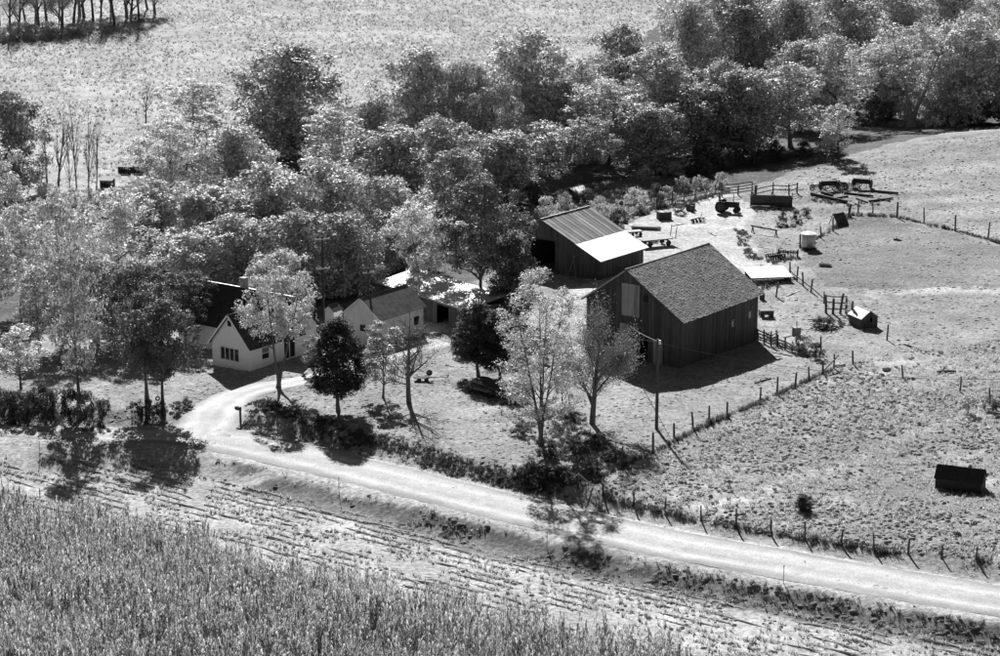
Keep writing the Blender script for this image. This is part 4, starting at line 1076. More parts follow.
# main block across the back
X0, X1, Y0, Y1, E2, R2 = 4.6, 11.0, 1.0, 14.0, 2.6, 5.75
xm = .5 * (X0 + X1)
mw = part('wall', MB().prism([(X0, -.4), (X1, -.4), (X1, E2), (xm, R2), (X0, E2)], Y0, Y1, 'y'), M['white'], house)
clap(house, 'x', HW + .05, Y1, -.3, E2, -1, None, ((5.6, 8.6, .7, 2.2),), X0, mw)
def mtop(z): q = max(0, (z - E2) / (R2 - E2)) * (X1 - X0) / 2; return X0 + q, X1 - q
clap(house, 'y', X0, X1, -.3, R2 - .1, -1, mtop, (), Y0, mw)
s2 = (R2 - E2) / (xm - X0); mb = MB()
for sg in (-1, 1):
    xa = X0 - .35 if sg < 0 else X1 + .35; za = E2 - .35 * s2 + .02; e = 0 if sg < 0 else .002; nn = Vector((sg * s2, 0, 1)).normalized() * .07
    q = [(xa, Y0 - .3, za), (xa, Y1 + .3, za), (xm, Y1 + .3, R2 + .02 - e), (xm, Y0 - .3, R2 + .02 - e)]
    mb.hexa(q + [(p[0] + nn.x, p[1], p[2] + nn.z) for p in q])
rf2 = part('roof', mb, M['roof_dark'], house)
part('ridge_cap', MB().tube([(xm, Y0 - .3, R2 + .1), (xm, Y1 + .3, R2 + .1)], .06, 5), M['galv'], rf2)
part('chimney', MB().box(xm + .3, xm + .9, 8.0, 8.6, R2 - .8, R2 + .9).box(xm + .25, xm + .95, 7.95, 8.65, R2 + .9, R2 + 1.0), M['stone'], rf2)
wn = part('porch_window', MB(), M['white'], house)
for i in range(3):
    for j in range(3):
        a = 5.6 + i * 1.0; z = .7 + j * .5
        part('pane', MB().box(X0 - .02, X0 - .005, a + .07, a + .93, z + .06, z + .46), M['glass'], wn)
part('sash', MB().box(X0 - .07, X0 - .021, 5.55, 8.65, .62, .72).box(X0 - .07, X0 - .021, 5.55, 8.65, 1.18, 1.24).box(X0 - .07, X0 - .021, 5.55, 8.65, 1.68, 1.74).box(X0 - .07, X0 - .021, 5.55, 8.65, 2.2, 2.3)
     .box(X0 - .075, X0 - .022, 5.55, 5.66, .721, 2.199).box(X0 - .075, X0 - .022, 6.55, 6.65, .721, 2.199).box(X0 - .075, X0 - .022, 7.55, 7.65, .721, 2.199).box(X0 - .075, X0 - .022, 8.54, 8.65, .721, 2.199), M['white'], wn)

# ---- small gabled buildings
def gable_hut(name, label, cat, px, py, ang, L, W, E, R, wallm, roofm, boards=True, ov=.25, door=None, roof_parts=0, bwid=.3, z=None, ry=.5):
    t = b_root(name, label, px, py, ang, cat, z)
    yr = W * ry
    tp = lambda y: E + (R - E) * (y / yr if y < yr else (W - y) / (W - yr))
    h = (door,) if door else ()
    board_wall_x(t, W, tp, bwid, wallm, h); board_wall_y(t, L, E, bwid, wallm)
    part('back_wall', MB().prism([(0, -.3), (W, -.3), (W, E - .04), (yr, R - .04), (0, E - .04)], L, L + .06), wallm, t)
    part('side_wall', MB().box(.02, L, W, W + .06, -.3, E), wallm, t)
    s0 = (R - E) / yr; s1 = (R - E) / (W - yr)
    rf = part('roof', slope_slab(slope_slab(MB(), -ov, L + ov, -ov, E - ov * s0 + .02, yr, R + .02, .05), -ov, L + ov, W + ov, E - ov * s1 + .02, yr, R + .018, .05), roofm, t)
    for i in range(roof_parts):
        d_ = (L + 2 * ov + .06) / roof_parts; a = -ov - .03 + i * d_
        part('roof_panel', slope_slab(MB(), a + .006, a + d_ - .006, -ov - .04, E - ov * s0 + .065, yr, R + .085 + .006 * (i % 2), .012), roofm, rf)
    part('ridge_cap', MB().tube([(-ov, yr, R + .1), (L + ov, yr, R + .1)], .04, 5), roofm, rf)
    return t
gar = gable_hut('garage', 'white garage with a dark mossy roof in the middle of the yard', 'garage', 380, 347, math.radians(55), 7.3, 4.6, 2.95, 4.75, M['whitewash'], M['mossy'], door=(1.9, 2.5, 1.35, 2.05), ov=.3, bwid=.25)
part('window', MB().box(-.02, -.005, 1.9, 2.5, 1.35, 2.05), M['glass'], gar)
part('barge_board', slope_slab(slope_slab(MB(), -.36, -.305, -.34, 2.95 - .34 * .782 - .05, 2.3, 4.7, .13), -.36, -.305, 4.94, 2.95 - .34 * .782 - .05, 2.3, 4.698, .13), M['white'], gar)
wn = part('window', MB().box(5.6, 6.5, -.07, -.04, 1.1, 2.0), M['glass'], gar)
part('frame', MB().box(5.52, 5.6, -.085, -.03, 1.02, 2.08).box(6.5, 6.58, -.085, -.03, 1.02, 2.08), M['white'], wn)

# long shed with the bright roof: eave line runs down to the right
q0 = P3(380, 306); q1 = P3(468, 333)
lv = Vector((q0.x - q1.x, q0.y - q1.y, 0)); LL = lv.length; la = math.atan2(lv.y, lv.x) - math.pi / 2
ls_ = thing('long_shed', 'long dark shed with a bright white metal roof behind the garage', 'shed', (q1.x, q1.y, q1.z), la)
# local frame: y runs along the front wall to the left, x runs away from the viewer
WD = 4.8; LE = 2.6; LRZ = 3.3
board_wall_x(ls_, LL, lambda y: LE, .3, M['barn'], ((3.2, 5.4, -.3, 2.1),), name='wall_board')
board_wall_y(ls_, WD, LE, .3, M['barn'])
part('back_wall', MB().box(WD, WD + .06, 0, LL, -.3, LRZ), M['barn'], ls_)
part('side_wall', MB().prism([(0, -.3), (WD, -.3), (WD, LRZ - .05), (0, LE - .05)], LL, LL + .06, 'y'), M['barn'], ls_)
rf = part('roof', MB().hexa([(-.35, -.3, LE - .06), (WD + .3, -.3, LRZ + .05), (WD + .3, LL + .3, LRZ + .05), (-.35, LL + .3, LE - .06), (-.35, -.3, LE), (WD + .3, -.3, LRZ + .11), (WD + .3, LL + .3, LRZ + .11), (-.35, LL + .3, LE)]), M['roof_board'], ls_)
nn = 12; d_ = (LL + .64) / nn
for i in range(nn):
    a = -.32 + i * d_; e = .006 * (i % 2)
    part('roof_panel', MB().hexa([(-.4, a + .004, LE + .004 + e), (WD + .3, a + .004, LRZ + .12 + e), (WD + .3, a + d_ - .004, LRZ + .12 + e), (-.4, a + d_ - .004, LE + .004 + e),
                                  (-.4, a + .004, LE + .016 + e), (WD + .3, a + .004, LRZ + .132 + e), (WD + .3, a + d_ - .004, LRZ + .132 + e), (-.4, a + d_ - .004, LE + .016 + e)]), M['tin_worn'], rf)
part('fascia', MB().box(-.44, -.405, -.32, LL + .32, LE - .12, LE + .03), M['galv'], rf)

gable_hut('weed_hut', 'tiny hut with a white roof half hidden in the weeds', 'hut', 577, 202, UA, 2.6, 2.2, 1.2, 1.8, M['barn'], M['tin_new'], roof_parts=4)
gable_hut('pasture_shed', 'small dark shed with pale metal roof on the paddock corner', 'shed', 877, 327, math.radians(112), 2.5, 1.9, 1.1, 1.8, M['barn'], M['tin_worn'], roof_parts=4, ov=.15, door=(.7, 1.1, .6, 1.1))
p = P3(935, 489); q = P3(981, 494)
ha = math.atan2(q.y - p.y, q.x - p.x)
hut = thing('hog_hut', 'low black hut standing alone in the lower pasture', 'hut', p, ha)
HLn = (Vector(q) - Vector(p)).length; 
board_wall_y(hut, HLn, .95, .25, M['tar'])
part('side_wall', MB().prism([(0, -.3), (1.9, -.3), (1.9, .9), (.95, 1.75), (0, .9)], 0, .05), M['tar'], hut)
part('side_wall', MB().prism([(0, -.3), (1.9, -.3), (1.9, .9), (.95, 1.75), (0, .9)], HLn - .05, HLn), M['tar'], hut)
part('back_wall', MB().box(.05, HLn - .05, 1.85, 1.9, -.3, .9), M['tar'], hut)
rf = part('roof', slope_slab(slope_slab(MB(), -.12, HLn + .12, -.12, .9, .95, 1.8, .04), -.12, HLn + .12, 2.02, .9, .95, 1.798, .04), M['tar'], hut)
for i in range(6):
    d_ = (HLn + .24) / 6; a = -.12 + i * d_
    part('roof_panel', slope_slab(MB(), a + .01, a + d_ - .01, -.16, .92, .95, 1.85 + .008 * (i % 2), .012), M['tar'], rf)

# low shelter with a white sheet roof beside the barn
p = P3(752, 284)
sh_ = thing('lean_shelter', 'low shelter with a flat white sheet roof behind the big barn', 'shelter', p, math.radians(10))
for x, y in ((.1, .1), (4.6, .1), (4.6, 3.2), (.1, 3.2)):
    part('post', MB().box(x, x + .12, y, y + .12, -.2, .75 + .12 * y), M['post'], sh_)
for i in range(5):
    part('roof_sheet', MB().hexa([(-.2 + i, -.3, .74 + .006 * (i % 2)), (.79 + i, -.3, .74 + .006 * (i % 2)), (.79 + i, 3.6, 1.2 + .006 * (i % 2)), (-.2 + i, 3.6, 1.2 + .006 * (i % 2)),
                                  (-.2 + i, -.3, .755 + .006 * (i % 2)), (.79 + i, -.3, .755 + .006 * (i % 2)), (.79 + i, 3.6, 1.215 + .006 * (i % 2)), (-.2 + i, 3.6, 1.215 + .006 * (i % 2))]), M['tin_worn'], sh_)
part('back_board', MB().box(.2, 4.6, 3.3, 3.34, -.1, .9), M['barn'], sh_)

# white privy behind the garage
gable_hut('privy', 'narrow white privy in the shade left of the garage', 'privy', 334, 330, UA, 1.3, 1.3, 2.0, 2.5, M['whitewash'], M['roof_dark'], ov=.12, bwid=.2)
# old sheds before the far field
for px, py, lab in ((118, 174, 'left one of two old open sheds with pale roofs before the far field'), (132, 174, 'right one of two old open sheds with pale roofs before the far field'), (100, 188, 'old dark shed in the brush below the thin bare trunks')):
    p = P3(px, py); t = thing('old_shed', lab, 'shed', p, math.radians(-8), 'old sheds before the far field')
    w_ = 1.4 if px > 110 else 1.2; t.scale = (.72, .72, .72)
    board_wall_y(t, 2 * w_, 1.5, .3, M['barn'], ((.3, 2 * w_ - .5, -.3, 1.0),))
    part('side_wall', MB().box(0, .05, .05, 2.2, -.3, 1.6), M['barn'], t); part('side_wall', MB().box(2 * w_ - .05, 2 * w_, .05, 2.2, -.3, 1.6), M['barn'], t)
    part('back_wall', MB().box(.05, 2 * w_ - .05, 2.15, 2.2, -.3, 1.6), M['barn'], t)
    part('roof', MB().hexa([(-.2, -.25, 1.52), (2 * w_ + .2, -.25, 1.52), (2 * w_ + .2, 2.4, 1.95), (-.2, 2.4, 1.95), (-.2, -.25, 1.57), (2 * w_ + .2, -.25, 1.57), (2 * w_ + .2, 2.4, 2.0), (-.2, 2.4, 2.0)]), M['barn_pale'], t)

# ------------------------------------------------------------------ fences
def post_mesh(h, r, seed):
    rr = random.Random(seed); lx, ly = rr.uniform(-.05, .05), rr.uniform(-.05, .05)
    return MB().tube([(0, 0, -.4), (lx * .5, ly * .5, h * .5), (lx * h, ly * h, h)], [r, r * .95, r * .85], 6).mesh('post')
POSTS = [post_mesh(1.3 + .08 * i, .085 + .012 * (i % 3), i) for i in range(6)]
for me in POSTS: me.materials.append(M['post'])
def fence(label, pix, group=None, wires=(.5, .85, 1.15), rails=(), scale=1.0, name='wire_fence', wire_r=.006, extra=None):
    pp = [P3(a, b) for a, b in pix]; o0 = pp[0]
    t = thing(name, label, 'fence', o0, 0, group)
    hs = []
    for i, p in enumerate(pp):
        o = link('post', POSTS[random.randrange(6)], None, t); o.location = p - o0; k = scale * random.uniform(.85, 1.15); o.scale = (scale, scale, k)
        o.rotation_euler = (random.uniform(-.06, .06), random.uniform(-.08, .08), random.random() * 6)
    for i in range(len(pp) - 1):
        a, b = pp[i] - o0, pp[i + 1] - o0
        if (b - a).length > 16: continue
        for h in wires:
            z1 = Vector((0, 0, h * scale)); m_ = (a + b) / 2 + z1 - Vector((0, 0, .05))
            part('wire', MB().tube([a + z1, m_, b + z1], wire_r, 3, False), M['wire'], t)
        for h in rails:
            z1 = Vector((0, 0, h * scale)); d = (b - a).normalized(); sd = Vector((-d.y, d.x, 0)) * .09
            j1, j2 = Vector((0, 0, random.uniform(-.05, .05))), Vector((0, 0, random.uniform(-.05, .05)))
            u = Vector((0, 0, .07)); th = Vector((-d.y, d.x, 0)) * .02
            A_1, B_1 = a + z1 + j1 - sd - d * .1, b + z1 + j2 - sd + d * .1
            part('rail', MB().hexa([A_1 - th - u, B_1 - th - u, B_1 + th - u, A_1 + th - u, A_1 - th + u, B_1 - th + u, B_1 + th + u, A_1 + th + u]), M['rail'], t)
    return t
f1 = fence('wire fence climbing from the hollow to the pasture corner above the dark hut', [(578, 489), (597, 476), (622, 467), (653, 453.5), (674, 437), (693, 428.5), (709, 422), (727, 416), (760, 403), (777, 394.5), (795, 388), (809, 381), (823, 374.5), (834, 368)])
o0 = P3(578, 489)
def brace(t, px0, py0, h0, px1, py1, h1, r=.06, m='plank', nm='brace'):
    a = P3(px0, py0) + Vector((0, 0, h0)) - t.location; b = P3(px1, py1) + Vector((0, 0, h1)) - t.location
    return part(nm, MB().tube([a, b], r, 6), M[m], t)
brace(f1, 578, 489, 1.3, 592, 487, .1); brace(f1, 823, 375, .4, 838, 366, 1.1, .09, 'rail')
fence('wire fence along the roadside below the fenced pasture', [(603, 496), (634, 505), (665, 512), (701, 520), (736, 527), (771, 534), (805, 539), (841, 545), (874, 550), (908, 554), (942, 558), (976, 562), (1010, 567), (1045, 572)], scale=.82)
fence('wire fence across the paddock top below the hill field', [(849, 216), (858, 213), (873, 213.5), (897, 217.5), (924, 223), (955, 231), (988, 239), (1022, 250), (1060, 261)], scale=1.25)
fence('short fence running from the round bin up to the timber pile', [(800, 248), (821, 238), (833, 231), (843, 224), (849, 217)], scale=1.05)
fence('yard fence with a rail running up behind the machine shed', [(610, 226), (625, 221), (640, 213), (657, 209), (672, 204), (684, 202.5), (695, 200.5), (706, 198), (716, 194)], wires=(.5,), rails=(.85,))
gt = fence('pale board fence between yard fence and feed bunk', [(722, 197), (738, 195), (752, 193), (755, 197)], wires=(), rails=(.35, .7, 1.05, 1.4), scale=1.15, name='board_fence')
fence('fence behind the dark feed bunk', [(756, 198), (773, 194), (789, 195), (797, 193)], wires=(), rails=(.55, 1.05), scale=1.2, name='board_fence')
fence('slatted board fence against the right corner of the big barn', [(758, 341), (764, 343), (771, 346), (777, 343)], wires=(), rails=(.2, .5, .8, 1.1), scale=1.05, name='board_fence')
fence('board fence continuing to the box on a post', [(777, 346), (785, 349), (792, 352), (798, 352)], wires=(), rails=(.2, .5, .8), scale=.95, name='board_fence')
fence('short row of posts descending from the white sheet roof to the stock pen', [(790, 275), (797, 281), (803, 286), (811, 292), (824, 303)], wires=(.3,), rails=(.6,), scale=1.0)
fence('tall rough stock pen left of the small paddock shed', [(826, 313), (833, 314), (840, 314), (846, 314), (851, 322)], wires=(), rails=(.4, .9, 1.4), scale=1.4, name='stock_pen')
for px, py, lab in ((853, 365, 'lone leaning post right of the corner fence brace'), (903, 379, 'lone crooked post in the upper pasture left of the sapling'), (960, 392, 'short post beside the sapling in the pasture'), (990, 404, 'curved dark post at the dark bush on the right edge'),
                    (821, 352, 'upright post beside the bush at the end of the board fence'), (887, 340, 'low post right of the small paddock shed'), (776, 297, 'single post in the yard under the white sheet roof')):
    p = P3(px, py); o = link('lone_post', POSTS[random.randrange(6)]); o.location = p; o.rotation_euler = (random.uniform(-.12, .12), random.uniform(-.12, .12), 0); tag(o, lab, 'post')
for px, py, lab in ((40, 457, 'thin marker stake in the stubble at far left'), (339, 493, 'thin marker stake on the near verge below the cedar'), (547, 548, 'thin marker stake on the near verge at mid road'), (783.5, 583, 'thin pale marker stake on the near verge at right')):
    p = P3(px, py); o = link('marker_stake', MB().tube([(0, 0, -.3), (0, 0, 1.2)], .028, 5).box(-.04, .04, -.012, .012, 1.2, 1.36).mesh('stake'), M['plank']); o.location = p; tag(o, lab, 'stake')

# ------------------------------------------------------------------ poles and wires
def upole(px, py, top, label, arms=(), transformer=False):
    p = P3(px, py); h = zat(p, top) - p.z
    t = thing('utility_pole', label, 'pole', p, math.radians(20))
    part('shaft', MB().tube([(0, 0, -.5), (0, 0, h * .5), (0, 0, h)], [.16, .135, .11], 10), M['timber'], t)
    for z, wd in arms:
        a = part('crossarm', MB().box(-wd / 2, wd / 2, -.18, -.11, h - z - .06, h - z + .06), M['plank'], t)
        for s in (-.9, -.35, .35, .9): part('insulator', MB().lathe([(0, 0), (.05, 0), (.06, .06), (.03, .12), (0, .13)], 8, (s * wd / 2, -.145, h - z + .061)), M['white'], a)
    if transformer:
        part('transformer', MB().lathe([(0, -.01), (.11, 0), (.11, .3), (.09, .34), (0, .35)], 12, (.05, -.26, h - .4)), M['white'], t)
    return Vector((p.x, p.y, p.z + h))
t1 = upole(656.5, 429, 339, 'dark utility pole on the lawn in front of the big barn', transformer=True)
t2 = upole(324, 336, 236, 'tall utility pole among the trees left of the garage', ((.3, 1.6), (3.4, 1.5)))
t3 = upole(369, 338, 268, 'utility pole standing against the garage gable', ((.5, 1.2),))
def wire(a, b, sag, label, r=.02):
    pts = [a + (b - a) * (i / 12) - Vector((0, 0, sag * 4 * (i / 12) * (1 - i / 12))) for i in range(13)]
    o = link('overhead_wire', MB().tube(pts, r, 4).mesh('wire'), M['wire']); tag(o, label, 'wire')
bl = barn.location; c_, s_ = math.cos(UA), math.sin(UA)
def bpt(x, y, z): return Vector((bl.x + x * c_ - y * s_, bl.y + x * s_ + y * c_, bl.z + z))
wire(t1 - Vector((0, 0, .2)), bpt(-.1, 6.6, 3.9), .25, 'wire from the lawn pole to the barn gable', .03)
wire(t1 - Vector((0, 0, .3)), P3(1060, 455) + Vector((0, 0, 7)), 1.4, 'thin wire running right from the lawn pole')
wire(t1 - Vector((0, 0, .25)), t3 - Vector((0, 0, .4)), 1.0, 'thin wire from the lawn pole to the garage pole', .016)
wire(t3 - Vector((0, 0, .3)), t2 - Vector((0, 0, .5)), .4, 'thin wire between the two poles near the garage', .016)

# ------------------------------------------------------------------ farm things
def wheel(parent, c, R, wdt=.16, spokes=0, m='rubber', axis='y'):
    w_ = part('wheel', MB().ring((0, 0, 0), R - wdt / 2, wdt / 2, axis, 18, 6), M[m], parent); w_.location = c
    mb = MB(); ax = Vector((0, 1, 0)) if axis == 'y' else Vector((1, 0, 0))
    mb.tube([ax * -wdt * .5, ax * wdt * .5], R * .2, 8)
    if spokes:
        for i in range(spokes):
            t = 6.283 * i / spokes; d = Vector((math.cos(t), 0, math.sin(t))) if axis == 'y' else Vector((0, math.cos(t), math.sin(t)))
            mb.tube([d * R * .1, d * (R - wdt * .6)], .025, 4)
    else: mb.tube([ax * -wdt * .22, ax * wdt * .22], R - wdt * .75, 12)
    part('rim', mb, M['rust'], w_)
    return w_

# flat hay wagon with two stakes
p = P3(641, 247)
wg = thing('hay_wagon', 'flat hay wagon with a pale plank deck and two stakes', 'wagon', p, math.radians(24))
for i in range(7):
    part('deck_plank', MB().box(-.1 + random.uniform(-.08, 0), 4.5 + random.uniform(0, .1), -.95 + i * .28, -.69 + i * .28, .92, .97), M['plank'], wg)
part('frame', MB().box(.2, 4.2, -.55, -.43, .76, .915).box(.2, 4.2, .43, .55, .76, .915).box(.75, .87, -.9, .9, .62, .758).box(3.35, 3.47, -.9, .9, .62, .758), M['timber'], wg)
for x in (.8, 3.4):
    for y in (-.85, .85): wheel(wg, (x, y, .36), .36, .15)
for y in (-.75, .6): part('stake', MB().tube([(4.4, y, .8), (4.62, y + .02, 2.35)], .05, 5), M['timber'], wg)
part('tongue', MB().tube([(0, 0, .6), (-1.6, .1, .25)], .05, 5), M['timber'], wg)
# low wagon frame behind it
p = P3(632, 236)
wg2 = thing('low_trailer', 'small low trailer beside the machine shed behind the hay wagon', 'trailer', p, math.radians(20))
for i in range(4): part('deck_plank', MB().box(-1.6, 1.3, -.6 + i * .3, -.32 + i * .3, .6, .66), M['plank'], wg2)
part('frame', MB().box(-1.4, 1.2, -.4, -.3, .45, .595).box(-1.4, 1.2, .3, .4, .45, .595), M['timber'], wg2)
for x in (-.2, .9):
    for y in (-.65, .65): wheel(wg2, (x, y, .26), .26, .12)
# pile of boards
p = P3(646, 229)
bp_ = thing('board_pile', 'pile of long pale boards under the yard fence', 'board pile', p, math.radians(-12))
for k in range(3):
    for i in range(7 - k):
        l = random.uniform(1.5, 1.9); y0 = -.75 + i * .22 + k * .11; a = random.uniform(-.05, .05)
        o = part('board', MB().box(-l, l, y0, y0 + .19, .05 + k * .13, .16 + k * .13), M['plank'] if k else M['timber'], bp_); o.rotation_euler = (0, 0, a)
# box under the fence
p = P3(664, 219)
bx = thing('feed_box', 'square dark wooden box under the yard fence', 'box', p, math.radians(15))
part('body', MB().box(-.85, .85, -.6, .6, -.1, 1.0), M['timber'], bx)
for i in range(5): part('lid_board', MB().box(-.9 + i * .362, -.56 + i * .362, -.66, .66, 1.003, 1.04), M['plank'] if i % 2 else M['rail'], bx)
for z in (.3, .62): part('batten', MB().box(-.88, .88, -.63, -.602, z, z + .1), M['timber'], bx)
# post with a round top
p = P3(621, 219)
bh = thing('bird_house', 'small dark bird house on a pole in the weeds by the machine shed', 'bird house', p)
part('pole', MB().tube([(0, 0, -.3), (0, 0, 1.9)], .05, 6), M['post'], bh)
part('box', MB().box(-.25, .25, -.2, .2, 1.9, 2.3), M['timber'], bh); part('roof', MB().prism([(-.3, 2.3), (.3, 2.3), (0, 2.5)], -.3, .3, 'y'), M['timber'], bh)

def tractor(px, py, ang, label):
    p = P3(px, py); t = thing('tractor', label, 'tractor', p, ang)
    for y in (-.75, .75): wheel(t, (0, y, .68), .68, .3)
    for y in (-.45, .45): wheel(t, (1.75, y, .36), .36, .18)
    hd = part('hood', MB().prism([(-.28, .65), (.28, .65), (.32, 1.1), (.22, 1.32), (-.22, 1.32), (-.32, 1.1)], .45, 1.95), M['iron'], t)
    part('grille', MB().box(1.952, 1.99, -.24, .24, .7, 1.25), M['rust'], hd); part('exhaust', MB().tube([(1.3, .12, 1.3), (1.3, .12, 2.2)], .05, 6), M['rust'], hd)
    part('gearbox', MB().box(-.35, .5, -.25, .25, .5, .9), M['iron'], t); part('axle', MB().tube([(0, -.7, .68), (0, .7, .68)], .09, 6).tube([(1.75, -.42, .36), (1.75, .42, .36)], .05, 6).box(1.7, 1.8, -.06, .06, .36, .7), M['iron'], t)
    part('seat', MB().box(-.4, 0, -.22, .22, 1.05, 1.12).box(-.42, -.36, -.22, .22, 1.12, 1.38).tube([(-.2, 0, .85), (-.2, 0, 1.05)], .04, 5), M['rust'], t)
    part('steering_wheel', MB().ring((.3, 0, 1.45), .2, .025, 'x', 12, 5).tube([(.75, 0, 1.15), (.3, 0, 1.45)], .02, 5), M['iron'], t)
    for y in (-.75, .75): part('fender', MB().prism([(-.6, .95), (-.45, 1.3), (0, 1.45), (.45, 1.3), (.4, 1.24), (0, 1.38), (-.4, 1.24), (-.54, .95)], y - .16, y + .16, 'y'), M['iron'], t)
    return t
tr_ = tractor(722, 212, math.radians(-20), 'dark old tractor standing in the middle of the pale barnyard')
tr_.scale = (1.15, 1.15, 1.15)
part('lift_mast', MB().tube([(-.3, -.3, .6), (-.32, -.3, 2.4)], .07, 5).tube([(-.3, .3, .6), (-.32, .3, 2.3)], .07, 5).box(-.38, -.26, -.36, .36, 1.7, 1.85), M['iron'], tr_)
# plough
p = P3(697, 222)
pl = thing('plough', 'small dark plough in the pale yard left of the tractor', 'plough', p, math.radians(20))
part('beam', MB().tube([(-1.0, 0, .35), (.2, 0, .55), (1.0, 0, .4)], .07, 6), M['iron'], pl)
for x in (-.6, -.1, .4): part('share', MB().poly([(x, 0, .5), (x + .35, .05, 0), (x + .05, .3, .02), (x - .1, .28, .42), (x, .03, .5), (x + .35, .08, 0), (x + .05, .33, .02), (x - .1, .31, .42)], [(0, 1, 2, 3), (7, 6, 5, 4), (0, 4, 5, 1), (1, 5, 6, 2), (2, 6, 7, 3), (3, 7, 4, 0)]), M['rust'], pl)
wheel(pl, (.75, -.3, .32), .32, .07, 6, 'iron'); wheel(pl, (-.75, -.3, .26), .26, .07, 6, 'iron')
part('lever', MB().tube([(.5, 0, .5), (.75, 0, 1.25)], .035, 5), M['iron'], pl)

def rake(px, py, ang, label, sc=1.0):
    p = P3(px, py); t = thing('hay_rake', label, 'hay rake', p, ang)
    for x in (-1.35, 1.35): wheel(t, (x, 0, .62), .62, .15, 12, 'iron', 'x')
    part('axle', MB().tube([(-1.4, 0, .62), (1.4, 0, .62)], .06, 6), M['iron'], t)
    for i in range(11):
        x = -1.15 + i * .23
        part('tine', MB().tube([(x, 0, .66), (x, .35, .95), (x, .75, .8), (x, .9, .4), (x, .75, .04)], .05, 4), M['iron'], t)
    part('seat', MB().box(-.2, .2, -.55, -.2, .98, 1.05).tube([(0, -.1, .62), (0, -.4, .98)], .03, 5), M['iron'], t); part('tongue', MB().tube([(0, 0, .6), (0, -2.0, .25)], .06, 5), M['timber'], t)
    t.scale = (sc,) * 3; return t
def drill(px, py, ang, label):
    p = P3(px, py); t = thing('seed_drill', label, 'seed drill', p, ang)
    for x in (-1.25, 1.25): wheel(t, (x, 0, .66), .66, .2, 0, 'iron', 'x')
    part('hopper', MB().prism([(-.22, .75), (.22, .75), (.36, 1.3), (-.36, 1.3)], -1.05, 1.05), M['iron'], t); part('lid', MB().box(-1.08, 1.08, -.38, .38, 1.303, 1.34), M['rust'], t)
    part('axle', MB().tube([(-1.3, 0, .66), (1.3, 0, .66)], .05, 6), M['iron'], t)
    for i in range(8): part('spout', MB().tube([(-.9 + i * .257, 0, .75), (-.9 + i * .257, .3, .1)], .035, 4), M['iron'], t)
    part('tongue', MB().tube([(0, 0, .6), (0, -2, .2)], .06, 5), M['timber'], t); return t
def discs(px, py, ang, label, n=8):
    p = P3(px, py); t = thing('disc_harrow', label, 'disc harrow', p, ang)
    part('frame', MB().box(-1.1, 1.1, -.5, -.4, .55, .66).box(-1.1, 1.1, .4, .5, .55, .66).box(-.06, .06, -.399, .399, .55, .66).tube([(0, -.5, .6), (0, -1.9, .25)], .06, 5), M['iron'], t)
    for r_ in (-.45, .45):
        for i in range(n): part('disc', MB().lathe([(0, -.02), (.14, -.01), (.30, .05), (.30, .065), (.14, .01), (0, .0)], 12), M['rust'], t).matrix_local = Matrix.Translation((-1.05 + i * 2.1 / (n - 1), r_, .3)) @ Matrix.Rotation(math.radians(75), 4, 'Y') @ Matrix.Rotation(.2, 4, 'X')
    part('lever', MB().tube([(.2, 0, .6), (.4, .1, 1.4)], .03, 5).tube([(-.3, 0, .6), (-.2, .1, 1.3)], .03, 5), M['iron'], t); return t
rake(818, 190, math.radians(35), 'leftmost dark implement in the row below the hill field, with curved tines', .8)
drill(829, 190, math.radians(12), 'dark seed drill second from left in the implement row')
rake(839, 189, math.radians(-70), 'dark spoked-wheel implement right of the seed drill in the row')
discs(851, 188, math.radians(5), 'dark disc harrow at the left of the right pair of implements')
drill(862, 188, math.radians(-25), 'dark seed drill at the right end of the implement row')
discs(775, 259, math.radians(30), 'dark disc harrow behind the white sheet roof', 7)
rake(788, 257, math.radians(-15), 'dark hay rake between the white sheet roof and the round bin', .85)
# timbers on the ground
for k, (a, b, w_, lab) in enumerate([((811, 195), (847, 203), .32, 'thick dark beam at the left front of the timber pile'), ((821, 193), (833, 196), .2, 'short beam behind the thick beam of the timber pile'), ((842, 193.5), (873, 197), .22, 'dark beam in the middle of the timber pile'), ((872, 191.5), (898, 194), .24, 'long dark beam at the upper right of the timber pile'),
                                     ((869, 202), (893, 199), .22, 'dark beam at the lower right of the timber pile'), ((835, 199), (848, 197), .2, 'short tilted beam among the timber pile'), ((856, 199), (868, 203), .14, 'thin pole at the front of the timber pile'), ((878, 199), (890, 201.5), .16, 'thin short beam beneath the right end of the timber pile')]):
    A1, B1 = P3(*a), P3(*b); d = B1 - A1; L = d.length
    o = link('timber_beam', MB().box(0, L, -w_ / 2, w_ / 2, .02, .02 + w_ * 1.1).box(L * .1, L * .1 + .15, -w_, w_, -.12, .018).box(L * .8, L * .8 + .15, -w_, w_, -.12, .018).mesh('timber'), M['timber']); o.location = A1; o.rotation_euler = (0, -math.asin(max(-1, min(1, d.z / L))), math.atan2(d.y, d.x)); tag(o, lab, 'beam', 'timber pile')
# feed bunk
p = P3(751, 207); q = P3(791, 208); L = (q - p).length
fb = thing('feed_bunk', 'long dark feed bunk with posts at the top of the barnyard', 'feed bunk', p, math.atan2(q.y - p.y, q.x - p.x))
for i in range(4): part('side_board', MB().box(0, L, 0, .05, .25 + i * .3, .535 + i * .3), M['timber'], fb)
for i in range(4): part('back_board', MB().box(0, L, 1.3, 1.35, .25 + i * .3, .535 + i * .3), M['timber'], fb)
part('floor', MB().box(0, L, .05, 1.3, .22, .28), M['timber'], fb)
for x in (-.13, L / 2 - .06, L + .01):
    for y in (-.13, 1.36): part('post', MB().box(x, x + .12, y, y + .12, -.2, 1.9 if y > 0 else 1.6), M['post'], fb)
part('skid', MB().box(-.1, L + .2, -.55, -.3, .0, .12), M['plank'], fb)
